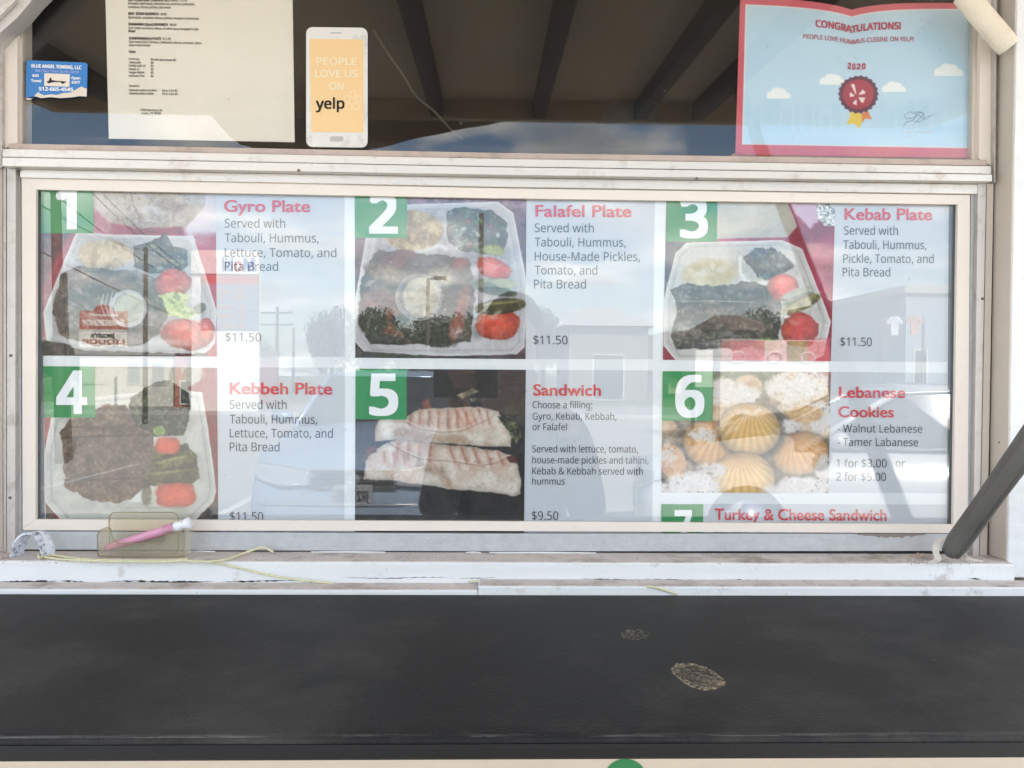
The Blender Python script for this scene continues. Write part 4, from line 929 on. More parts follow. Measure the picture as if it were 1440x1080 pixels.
for q in ([(1196.5, 117), (1201.5, 116), (1204.3, 131), (1202.6, 131.5)], [(1207, 133), (1213, 125), (1217, 128.5), (1216, 131.5)], [(1195, 128.5), (1201.5, 133.2), (1201, 135), (1195, 136)], [(1207, 136.5), (1217, 137), (1214, 144.5), (1211, 144)], [(1204.6, 139), (1204.8, 148), (1199.5, 146), (1199.8, 144)]):
    p.put(p.poly(q, 0, 1, 1, .8), (234, 216, 220))
sg = [(1271, 177), (1274, 172), (1284, 169), (1290, 162), (1280, 157), (1272, 162), (1274, 167), (1284, 166), (1294, 158), (1299, 160), (1292, 168), (1286, 172), (1296, 171), (1300, 165), (1297, 158), (1286, 157), (1300, 168), (1311, 161)]
p.put(p.line(sg, .35, .5), (70, 92, 112), .8)
p.put(inner * ss(.60, .75, p.n(60, 9)) * ss(150, 190, p.v) * ss(1270, 1330, p.u), (196, 214, 216), .6)
cert = p.build('certificate', ycert, M['cert'], None, warp=sag)
tag(cert, 'sagging pale blue congratulations certificate with red border and round medal, in the upper right window', 'certificate')
M['cert_ink'] = material('plum_red_lettering', S(178, 62, 92), .5, spec=.3)
M['white_ink'] = material('white_lettering', S(232, 232, 232), .5, spec=.3)
yc = lambda u, v: ycert(u, v) - .0006
text_obj('heading', [('CONGRATULATIONS!', 1147, 1267, 37.5, 9.4, 41.5)], yc, M['cert_ink'], cert, .03, warp=lambda u, v: (u, v + 8.5 * np.exp(-np.abs(u - 1198) / 26.) - 1.2))
text_obj('subheading', [('PEOPLE LOVE HUMMUS CUISINE ON YELP!', 1129.5, 1285, 54, 6.3, 58.5)], yc, M['cert_ink'], cert, .010, warp=lambda u, v: (u, v + 7.5 * np.exp(-np.abs(u - 1198) / 30.) - .8))
text_obj('year', [('2', 1192, 1197, 96.5, 8, 96.5), ('0', 1198.5, 1203, 97.5, 8, 97.5), ('2', 1204.5, 1210.5, 97.3, 7.6, 97.3), ('0', 1212, 1217.5, 97, 7.6, 97)], yc, M['cert_ink'], cert, .035)
text_obj('signature_caption', [('JEREMY STOPPELMAN', 1271.5, 1312, 187, 2.9, 187.4), ('CEO, YELP', 1272, 1290, 193, 2.7, 193.2)], yc, M['white_ink'], cert, .012)
# orange warm strip under the certificate, standing in for a warm reflection
prism('reflection_strip', [(1030, 215.5), (1377, 221), (1377, 232), (1030, 226)], .0145, .03, material('ochre_reflection', S(206, 158, 112), .6), upw, 0)

# phone shaped decal --------------------------------------------
def rrect(x0, y0, x1, y1, r, n=6, sk=0.0):
    pts = []
    for cx, cy, a0 in ((x1 - r, y0 + r, -90), (x1 - r, y1 - r, 0), (x0 + r, y1 - r, 90), (x0 + r, y0 + r, 180)):
        for i in range(n + 1):
            a = rad(a0 + 90 * i / n); pts.append((cx + r * math.cos(a), cy + r * math.sin(a)))
    return [(u, v + (u - x0) * sk) for u, v in pts]
YD = .0001
M['decal'] = material('scuffed_white_vinyl', S(216, 214, 210), .5, dirt=(34, .52, .72, S(172, 170, 166)), specks=(120, .7, S(238, 236, 230)))
dec = prism('phone_sticker', rrect(430.5, 38, 516.8, 206.5, 9, 6, .012), YD, .0016, M['decal'], None, 0)
tag(dec, 'white phone shaped sticker with an orange screen reading PEOPLE LOVE US ON yelp', 'sticker')
M['orange'] = material('faded_orange_print', S(230, 196, 146), .5, spec=.3, dirt=(22, .62, .85, S(228, 196, 150)))
scr = flat('orange_screen', [(435.5, 54.5), (511, 55.5), (511.5, 186.5), (437.5, 185.5)], YD - .0003, M['orange'], dec)
M['faint'] = material('pale_faded_lettering', S(232, 216, 184), .5, spec=.3)
text_obj('slogan', [('PEOPLE', 445, 501.5, 90.5, 9.8, 91.2), ('LOVE US', 443, 503, 108, 9.8, 108.6), ('ON', 463, 483.5, 126, 9.8, 126.2)], YD - .0006, M['faint'], dec, .02)
text_obj('wordmark', [('yelp', 444, 484.5, 152.8, 14.5, 152.5)], YD - .0006, M['black_ink'], dec, .018)
bp_ = []
for k in range(5):
    a0 = rad(-90 + 72 * k); cx, cy = 496 + 8.5 * math.cos(a0), 142 + 9.5 * math.sin(a0)
    ring = [(cx + 4.6 * math.cos(t), cy + 5.2 * math.sin(t)) for t in np.linspace(0, 2 * math.pi, 15)[:-1]]
    rin = [(cx + 3.6 * math.cos(t), cy + 4.2 * math.sin(t)) for t in np.linspace(0, 2 * math.pi, 15)[:-1]]
    vs = [P(u, v, YD - .0006) for u, v in ring + rin]; bp_.append((vs, [(i, (i + 1) % 14, 14 + (i + 1) % 14, 14 + i) for i in range(14)]))
mesh('flower_outline', *join_vf(bp_), M['faint'], dec, fix=False)
M['lgrey'] = material('light_grey_print', S(176, 174, 170), .5)
flat('speaker_slot', rrect(464.5, 45.3, 480.5, 47.3, .9, 3), YD - .0003, M['lgrey'], dec)
flat('home_button', rrect(464, 191.5, 483, 199, 3, 4), YD - .0003, M['lgrey'], dec)

# towing card ----------------------------------------------------
M['card'] = material('sky_blue_card', S(52, 122, 190), .4, spec=.4, var=(40, .05))
card = prism('towing_card', [(37, 86), (39, 84.6), (120, 88), (122.8, 90.5), (121.8, 136), (112, 135), (100, 137), (84, 138), (72, 136.5), (58, 138), (50, 135.5), (42, 140.8), (36.6, 139.5)], YD, .0012, M['card'], None, 0)
tag(card, 'blue business card with a torn bottom edge, advertising a towing company', 'card')
flat('torn_paper', [(36.6, 139.5), (37, 137.6), (41, 137.2), (46, 138.6), (49, 134), (54, 129), (56, 131.5), (62, 134), (72, 132.5), (80, 133.5), (88, 131), (100, 130), (110, 124), (115, 121.6), (119, 124), (122.1, 124.5), (121.8, 136), (112, 135), (100, 137), (84, 138), (72, 136.5), (58, 138), (50, 135.5), (42, 140.8)], YD - .0003, material('torn_card_fibre', S(216, 206, 192), .8, bump=(200, .5)), card)
text_obj('company_name', [('BLUE ANGEL TOWING, LLC', 44, 114.5, 94.6, 4.5, 97.3)], YD - .0003, M['white_ink'], card, .034)
text_obj('slogan', [('We Buy Your Junk Cars!', 49.5, 110.5, 100.8, 3.5, 103)], YD - .0003, material('lilac_lettering', S(170, 178, 222), .5), card, .01)
text_obj('card_text', [('$45', 45.5, 54.5, 108, 3.6, 108.2), ('Tows!', 43.5, 58, 115.2, 3.7, 115.6), ('Open', 100.5, 113, 111.2, 3.4, 111.6), ('24/7', 100.5, 112.5, 117.4, 3.6, 117.8), ('512-665-4545', 54.5, 103, 127, 4.6, 128.2)], YD - .0005, M['white_ink'], card, .03)
wb = flat('white_box', [(62.3, 103), (98.3, 104.3), (97.6, 122), (62, 120.8)], YD - .0004, M['paper'], card)
trk = [boxv(0, 0, 0, 0, 0, 0)]
flat('tow_truck_picture', [(65.5, 114.4), (68.5, 113.8), (70, 109.5), (72, 109), (72.6, 112.6), (80, 113.6), (94, 114.6), (90, 117), (88.5, 118.2), (86.5, 117), (84.5, 115.2), (77, 115.4), (72, 116), (69, 117.4), (66.5, 116.2)], YD - .0006, M['black_ink'], card)

# ================================================================ THINGS ON THE SILL
zs = Z_SILL + .0006
# smoky clear plastic holder
def plastic(name, tint, alpha_mix, rough=.08):
    m = bpy.data.materials.new(name); m.use_nodes = True
    n, l = m.node_tree.nodes, m.node_tree.links; n.clear()
    out = n.new('ShaderNodeOutputMaterial'); tr = n.new('ShaderNodeBsdfTransparent'); tr.inputs[0].default_value = (*tint, 1)
    pb = n.new('ShaderNodeBsdfPrincipled'); pb.inputs['Base Color'].default_value = (*[c * .75 for c in tint], 1); pb.inputs['Roughness'].default_value = rough
    lw = n.new('ShaderNodeLayerWeight'); lw.inputs[0].default_value = .25
    mr = n.new('ShaderNodeMapRange'); mr.inputs[3].default_value = alpha_mix; mr.inputs[4].default_value = .75; l.new(lw.outputs['Facing'], mr.inputs[0])
    mi = n.new('ShaderNodeMixShader'); l.new(mr.outputs[0], mi.inputs[0]); l.new(tr.outputs[0], mi.inputs[1]); l.new(pb.outputs[0], mi.inputs[2]); l.new(mi.outputs[0], out.inputs[0])
    return m
M['smoky'] = plastic('smoky_yellowed_plastic', (.965, .95, .89), .05)
hold = thing('card_holder', 'yellowed clear plastic card holder standing on the sill below the fourth plate', 'plastic holder', P(199, 785, -.03) * [1, 1, 0] + [0, 0, zs])
def shellpx(name, outer, y, t, m, parent, bevel=.0006): return prism(name, outer, y, y + t, m, parent, bevel)
shellpx('back_plate', rrect(153.5, 720.5, 251, 779, 9, 6), -.014, .0022, M['smoky'], hold)
fr = [(138, 782), (137, 752), (141, 745.5), (150, 742), (155, 742.5), (156.5, 750), (158, 757), (165, 764), (226, 764.5), (232, 758), (235, 748), (256, 747), (260.5, 752), (259.5, 782.5)]
shellpx('front_plate', fr, -.036, .0022, M['smoky'], hold)
xa, xb = P(138, 780, -.036)[0], P(259.5, 780, -.036)[0]; zb = P(200, 782, -.036)[2]; zt = P(200, 748, -.036)[2]
box('side_plate', xa + .0001, xa + .0022, -.0336, -.0143, zb + .002, zt, M['smoky'], hold, .0004)
box('side_plate', xb - .0022, xb - .0001, -.0336, -.0143, zb + .002, zt, M['smoky'], hold, .0004)
box('base_plate', xa, xb, -.0337, -.0142, zs, zb + .0018, M['smoky'], hold, .0004)
M['rim'] = material('dark_plastic_edge', S(140, 130, 100), .25)
for nm_, pts_, y_ in (('rim', rrect(153.5, 720.5, 251, 779, 9, 6), -.0145), ('rim', fr, -.0365)):
    tube(nm_, [P(u, v, y_) for u, v in pts_ + pts_[:1]], .0006, M['rim'], hold, 5)
M['pink'] = material('glossy_pink_plastic', S(206, 146, 170), .25, var=(30, .08))
M['cap'] = material('white_plastic_cap', S(230, 232, 238), .35)
tubeo = thing('pink_tube', 'pink tube with a flared white cap leaning in the clear plastic holder', 'tube', P(160, 770, -.024))
pa, pb_ = P(148, 771, -.022), P(246, 741.5, -.030)
tube('tube_body', [pa + (pb_ - pa) * t for t in (0, .05, .3, .9, 1)], [.0028, .0044, .0050, .0055, .0055], M['pink'], tubeo, 14)
d_ = (pb_ - pa) / np.linalg.norm(pb_ - pa)
for k in range(4): tube('thread_ring', [pb_ + d_ * (-.013 + .0032 * k), pb_ + d_ * (-.0112 + .0032 * k)], .0059, M['pink'], tubeo, 14)
cp = tube('cap', [pb_ + d_ * t for t in (.0005, .007, .0095, .014, .0175, .019)], [.0058, .0056, .0040, .0062, .0070, .0046], M['cap'], tubeo, 14)
# white broken cable clip at the left
def ribbon(name, path, w, th, m, parent=None, wdir=(0, 1, 0), widths=None):
    path = [np.array(q, float) for q in path]; vs, fs = [], []; wd = np.array(wdir, float)
    for i, q in enumerate(path):
        t = path[min(i + 1, len(path) - 1)] - path[max(i - 1, 0)]; t = t / np.linalg.norm(t)
        nn = np.cross(t, wd); nn /= np.linalg.norm(nn); ww = widths[i] if widths is not None else w
        for a, b in ((-1, -1), (1, -1), (1, 1), (-1, 1)): vs.append(q + wd * ww / 2 * a + nn * th / 2 * b)
    n = len(path)
    for i in range(n - 1):
        for k in range(4): fs.append((i * 4 + k, i * 4 + (k + 1) % 4, (i + 1) * 4 + (k + 1) % 4, (i + 1) * 4 + k))
    fs += [(3, 2, 1, 0), (n * 4 - 4, n * 4 - 3, n * 4 - 2, n * 4 - 1)]
    return mesh(name, vs, fs, m, parent, smooth=False)
M['clip'] = material('peeling_white_plastic', S(214, 218, 228), .5, var=(70, .1), dirt=(120, .5, .62, S(110, 116, 132)), bump=(150, .8))
cl_px = [(6, 790), (14, 788), (22, 783), (26, 772), (29, 762), (35, 753), (43, 749.5), (52, 749.5), (59, 754), (64, 763), (67, 774), (68, 783)]
rc = random.Random(2)
path = smooth_path([P(u, v, -.030) for u, v in cl_px], 4)
clip = ribbon('cable_clip', path, .015, .0022, M['clip'], None, (.45, .89, 0), [.004 + .011 * ss(0, .2, i / len(path)) + .002 * rc.uniform(-1, 1) for i in range(len(path))])
tag(clip, 'broken white plastic loop standing at the left end of the window sill', 'cable clip')
M['string'] = material('pale_yellow_string', S(226, 222, 184), .8, var=(300, .15), bump=(900, .8))
def on(u, v): return PZ(u, v, zs + .0016)
def strand(pts, r, name, par=None):
    return tube(name, smooth_path(pts, 5), r, M['string'], par, 6)
ys = [on(56, 783), on(66, 784), on(90, 787), on(130, 789), on(180, 790), on(230, 790), on(262, 788.5), on(270, 789)]
st1 = strand(ys, .0014, 'string')
tag(st1, 'pale yellow string tied to the white loop, trailing along the sill to the right', 'string')
strand([on(58, 781.5), on(76, 781), on(100, 784.5), on(130, 787), on(180, 788), on(230, 788), on(264, 786)], .0013, 'strand', st1)
strand([on(262, 789), on(290, 790), on(320, 786.5), P(340, 779, -.02), P(360, 772, -.012), P(372, 770, -.01), P(384, 776, -.014)], .0014, 'strand', st1)
strand([on(264, 788), on(292, 790), P(312, 793, -.0525), P(345, 801, -.053), P(380, 809, -.053), P(415, 814.5, -.053), P(470, 820.5, -.054)], .0012, 'strand', st1)
strand([on(56, 779.5), on(54, 782), on(57, 785), on(62, 783)], .0016, 'knot', st1)
st2 = strand([P(660, 817.5, -.0525), P(700, 817.6, -.053), P(760, 818.5, -.054), P(820, 820.5, -.056), P(880, 822.5, -.0575), P(915, 825, -.080), P(935, 830, -.0806), P(953, 836, -.0812)], .0012, 'string')
tag(st2, 'olive yellow string stuck along the ledge strip and curling over its edge above the counter', 'string')

# ---------------------------------------------------------------- hatch strut
foot = P(1338, 776, -.045); sd = np.array([.02, -1, 1.09]); sd /= np.linalg.norm(sd)
M['foam'] = material('charcoal_foam_sleeve', S(108, 106, 102), .75, var=(12, .16), bump=(260, .5), dirt=(16, .5, .8, S(118, 112, 104)), specks=(260, .74, S(60, 58, 56)))
strut = thing('hatch_strut', 'dark grey foam covered prop rising from the right end of the sill towards the hatch', 'strut', foot)
L_ = 1.16
sv, sf = [], []
rs_ = random.Random(6); nseg, nr = 60, 36
side = np.cross(sd, [0, 0, 1.]); side /= np.linalg.norm(side); upv = np.cross(side, sd)
for i in range(nseg + 1):
    t = L_ * i / nseg
    for k in range(nr):
        a = 2 * math.pi * k / nr
        r = .0126 + .0004 * math.sin(t * 31 + a * 2) + rs_.uniform(-.0002, .0002)
        if k % 9 == 0: r -= .0026      # lengthwise slit of the sleeve, facing the camera side
        sv.append(foot + sd * t + (side * math.cos(a) + upv * math.sin(a)) * r * (1 if i else .82))
for i in range(nseg):
    for k in range(nr): sf.append((i * nr + k, i * nr + (k + 1) % nr, (i + 1) * nr + (k + 1) % nr, (i + 1) * nr + k))
sf += [tuple(range(nr - 1, -1, -1)), tuple(range(nseg * nr, nseg * nr + nr))]
mesh('foam_sleeve', sv, sf, M['foam'], strut, smooth=True)
tube('rod', [foot + sd * L_, foot + sd * (L_ + .06)], .006, M['alu'], strut, 10)
# torn strips of the old clip round its foot
M['strip'] = material('torn_white_vinyl', S(216, 210, 198), .5, var=(60, .08), bump=(120, .6))
s1 = ribbon('torn_strip', smooth_path([P(1326, 757, -.036), P(1318, 765, -.04), P(1316, 776, -.044), P(1319, 786, -.046), P(1310, 790.5, -.047), P(1304, 790, -.047)], 5), .007, .0014, M['strip'], strut, (.8, -.6, 0))
s1['label'] = 'curled white strip left of the strut foot'
s2 = ribbon('torn_strip', smooth_path([P(1356, 777, -.03), P(1359, 784, -.036), P(1366, 788, -.038), P(1376, 790, -.038), P(1383, 791, -.039)], 4), .005, .0012, M['strip'], strut, (.2, -.3, .93))
s2['label'] = 'torn white strip right of the strut foot'
# crumbs
rc = random.Random(9); M['crumb'] = material('pinkish_crumb', S(190, 164, 152), .8, bump=(300, .6))
def crumbs(pts, r, seed, m):
    rr = random.Random(seed); parts = []
    for (u, v) in pts:
        c = PZ(u, v, zs + .0012); s_ = r * rr.uniform(.5, 1.2)
        vv = [c + np.array([rr.uniform(-1, 1), rr.uniform(-1, 1), rr.uniform(-.6, .9)]) * s_ for _ in range(6)]
        bm = bmesh.new(); 
        for q in vv: bm.verts.new(q)
        bmesh.ops.convex_hull(bm, input=bm.verts); bm.verts.ensure_lookup_table()
        ids = {w: i for i, w in enumerate(bm.verts)}
        parts.append(([tuple(w.co) for w in bm.verts], [tuple(ids[w] for w in fc.verts) for fc in bm.faces])); bm.free()
    return join_vf(parts)
cr = mesh('crumb', *crumbs([(1289, 779), (1292, 783), (1287, 784), (1295, 781), (1284, 781)], .004, 3, M['crumb']), M['crumb'], None)
tag(cr, 'small pinkish lump of crumbs on the sill just left of the strut foot', 'crumb')
dbs = mesh('paint_flakes', *crumbs([(rc.uniform(1275, 1400), rc.uniform(784, 794)) for _ in range(60)] + [(rc.uniform(2, 130), rc.uniform(782, 792)) for _ in range(50)] + [(rc.uniform(150, 1300), rc.uniform(781, 791)) for _ in range(60)], .0011, 5, M['crumb']), material('grey_paint_flake', S(158, 146, 136), .8), None)
dbs['kind'] = 'stuff'; tag(dbs, 'loose flakes of paint and grit scattered along the dusty window sill', 'debris')

# ---------------------------------------------------------------- padded corner bars
M['pad'] = material('cream_vinyl_foam', S(222, 212, 192), .55, var=(14, .06), bump=(260, .2), dirt=(20, .55, .85, S(190, 178, 158)))
def pad(name, px_a, px_b, half_w, y0, label):
    """a half round foam bar between two points of the plane y0, proud of the wall"""
    a, b = P(*px_a, y0), P(*px_b, y0); t = (b - a) / np.linalg.norm(b - a); s_ = np.array([-t[2], 0, t[0]])
    n = 12; vs, fs = [], []; seg = 8
    prof = [(math.cos(math.pi * k / n) * half_w, -math.sin(math.pi * k / n) * half_w * .85) for k in range(n + 1)]
    for i in range(seg + 1):
        c = a + (b - a) * i / seg; sc = 1 if 0 < i < seg else .93
        for w_, h_ in prof: vs.append(c + s_ * w_ * sc + np.array([0, h_ * sc, 0]))
    m_ = n + 1
    for i in range(seg):
        for k in range(n): fs.append((i * m_ + k, i * m_ + k + 1, (i + 1) * m_ + k + 1, (i + 1) * m_ + k))
        fs.append((i * m_ + n, i * m_, (i + 1) * m_, (i + 1) * m_ + n))
    fs += [tuple(range(m_)), tuple(range(seg * m_ + n, seg * m_ - 1, -1))]
    o = mesh(name, vs, fs, M['pad'], None, smooth=False, bevel=.0015); return tag(o, label, 'foam bar')
pad('foam_bar', (1352, -8), (1417, 68), .0150, -.0385, 'thick cream foam bar set slantwise over the top right corner of the window')
lb = prism('corner_brace', [(0, 46), (-60, 110), (-120, 110), (-120, -60), (105, -60), (46, -1), (24, 25)], -.030, -.006, M['alu'], None, .001)
tag(lb, 'slanting pale metal brace across the top left corner of the window', 'brace')
prism('brace_rib', [(0, 22), (-60, 82), (-66, 76), (16, -6), (22, 0)], -.036, -.0302, M['alu_light'], lb, .0008)

# inside the trailer, dimly seen through the upper pane
cordp = [P(525, 42, .12), P(545, 75, .12), P(565, 103, .13), P(585, 135, .14), P(612, 158, .14), P(632, 180, .15), P(650, 196, .15)]
cd = tube('cord', smooth_path(cordp, 5), .0016, material('tan_cord', S(92, 82, 70), .7), None, 6)
tag(cd, 'thin tan cord hanging in a curve inside the dark upper window', 'cord')
c_ = P(890, 182, .55)  # round form added to give the dark blue patch in the pane's reflection
bm = bmesh.new(); bmesh.ops.create_uvsphere(bm, u_segments=24, v_segments=16, radius=.062)
for w in bm.verts:
    if w.co.z > .045: w.co.z = .045 + (w.co.z - .045) * .3
me = bpy.data.meshes.new('patch_ball'); bm.to_mesh(me); bm.free(); me.materials.append(material('dark_blue_patch', S(24, 34, 46), .7)); me.polygons.foreach_set('use_smooth', [True] * len(me.polygons))
ball = bpy.data.objects.new('patch_ball', me); COL.objects.link(ball); ball.location = c_
tag(ball, 'round dark blue pot added for a dark patch of the reflection in the upper window left of the certificate', 'ball')
sh = mesh('shelf', *join_vf([boxv(-.9, 1.0, .45, .75, c_[2] - .075, c_[2] - .063), boxv(-.88, -.86, .45, .75, -1.05, c_[2] - .0755), boxv(.96, .98, .45, .75, -1.05, c_[2] - .0755)]), M['inside'], None)
tag(sh, 'dark shelf inside the trailer behind the upper window', 'shelf')

# ================================================================ THE HATCH ABOVE (mirrored in the upper pane)
M['hatch'] = material('beige_hatch_underside', S(232, 208, 176), .7, var=(4, .08))
M['rib'] = material('dark_brown_timber', S(58, 34, 32), .7, var=(20, .2))
hinge_z = .80; HL = 1.14; slope = .08
hatch = thing('serving_hatch', 'raised serving hatch with dark ribs under it, mirrored in the upper window', 'hatch', (0, 0, hinge_z))
def hz(y): return hinge_z + slope * (-y)
def slab(name, x0, x1, y0, y1, t0, t1, m, par):
    vs = [(x, y, hz(y) + t) for x in (x0, x1) for y in (y0, y1) for t in (t0, t1)]
    return mesh(name, vs, boxv(0, 1, 0, 1, 0, 1)[1], m, par, bevel=.002)
slab('hatch_panel', -1.15, 1.15, -HL, -.052, .0, .02, M['hatch'], hatch)
def xline(u, v):           # x of the rib seen mirrored at (u, v): intersect the mirrored ray with the hatch plane
    a = (u - 720) / F; c = -(v - 540) / F; d = RR @ np.array([a, 1, c])
    # mirrored: y -> -y ; find t with z = hinge + slope * y_virtual
    t = (hinge_z - CAM[2] + slope * CAM[1]) / (d[2] - slope * d[1]); q = CAM + d * t; return q[0], -q[1]
for (a, b) in (((596, 40), (610, 130)), ((780, 40), (758, 138)), ((975, 40), (915, 120)), ((70, 62), (135, 112)), ((1040, 90), (1000, 125))):
    (xa_, ya_), (xb_, yb_) = xline(*a), xline(*b); xm = (xa_ + xb_) / 2
    slab('rib', xm - .016, xm + .016, -HL + .03, -.06, -.045, -.0005, M['rib'], hatch)
slab('edge_rail', -1.15, 1.15, -HL + .001, -HL + .03, -.05, -.0005, M['hatch'], hatch)
slab('edge_rail', -1.15, -1.12, -HL + .031, -.055, -.05, -.0005, M['hatch'], hatch)
slab('edge_rail', 1.12, 1.15, -HL + .031, -.055, -.05, -.0005, M['hatch'], hatch)
# unseen, added valance along the outer edge, cut to the boundary of the reflection
vp = [(-150, 150), (40, 146), (150, 152), (290, 155), (330, 200), (420, 226), (500, 214), (600, 190), (720, 167), (880, 132), (960, 120), (1035, 107), (1120, 85), (1160, 60), (1230, 34), (1330, 20), (1600, 0)]
yv = -HL - .012; top, bot = [], []
us = np.linspace(-150, 1600, 120)
for u in us:
    v = np.interp(u, [q[0] for q in vp], [q[1] for q in vp]); q = RP(u, v, -yv); bot.append(q); top.append(np.array([q[0], yv, max(hz(-HL) + .018, q[2] + .01)]))
n = len(us); vs = [q + np.array([0, .004 * math.sin(i * 1.3), 0]) for i, q in enumerate(bot)] + top
vs2 = [q - np.array([0, .003, 0]) for q in vs]
fs = [(i, i + 1, n + i + 1, n + i) for i in range(n - 1)] + [(2 * n + i, 3 * n + i, 3 * n + i + 1, 2 * n + i + 1) for i in range(n - 1)] + [(i, 2 * n + i, 2 * n + i + 1, i + 1) for i in range(n - 1)]
mesh('added_edge_flap', vs + vs2, fs, material('brown_flap', S(178, 156, 130), .8, var=(12, .1)), hatch)

# ================================================================ THE LOT AND STREET (only seen mirrored in the panes)
ZG = -1.30
def gp(u, v):                         # a spot on the ground seen mirrored
    q = PZ(u, v, ZG); return np.array([q[0], -q[1], ZG])
M['asphalt'] = material('sun_bleached_asphalt', (.30, .285, .26), .9, var=(.8, .18), bump=(30, .5), specks=(60, .68, (.3, .29, .28)))
M['concrete'] = material('pale_concrete', (.42, .41, .39), .85, var=(1.2, .1))
def ground(name, x0, x1, y0, y1, z, m):
    o = mesh(name, [(x0, y0, z), (x1, y0, z), (x1, y1, z), (x0, y1, z)], [(0, 1, 2, 3)], m, None, fix=False); o['kind'] = 'structure'; return o
ground('ground', -420, 420, -420, 420, ZG - .01, material('dry_grass_and_soil', (.13, .13, .07), .95, var=(.3, .3)))
ground('parking_lot', -40, 40, -27, 12, ZG, M['asphalt'])
mesh('kerb', *boxv(-40, 40, -27.3, -27.0, ZG - .01, ZG + .13), M['concrete'], None)['kind'] = 'structure'
ground('road', -300, 300, -38, -28, ZG - .003, M['asphalt'])
M['paint'] = material('white_road_paint', (.6, .6, .58), .7, var=(4, .1))
for k in range(-5, 6):
    o = mesh('bay_line', [(k * 2.8 - .05, -12, ZG + .004), (k * 2.8 + .05, -12, ZG + .004), (k * 2.8 + .05, -7, ZG + .004), (k * 2.8 - .05, -7, ZG + .004)], [(0, 1, 2, 3)], M['paint'], None, fix=False); o['kind'] = 'structure'

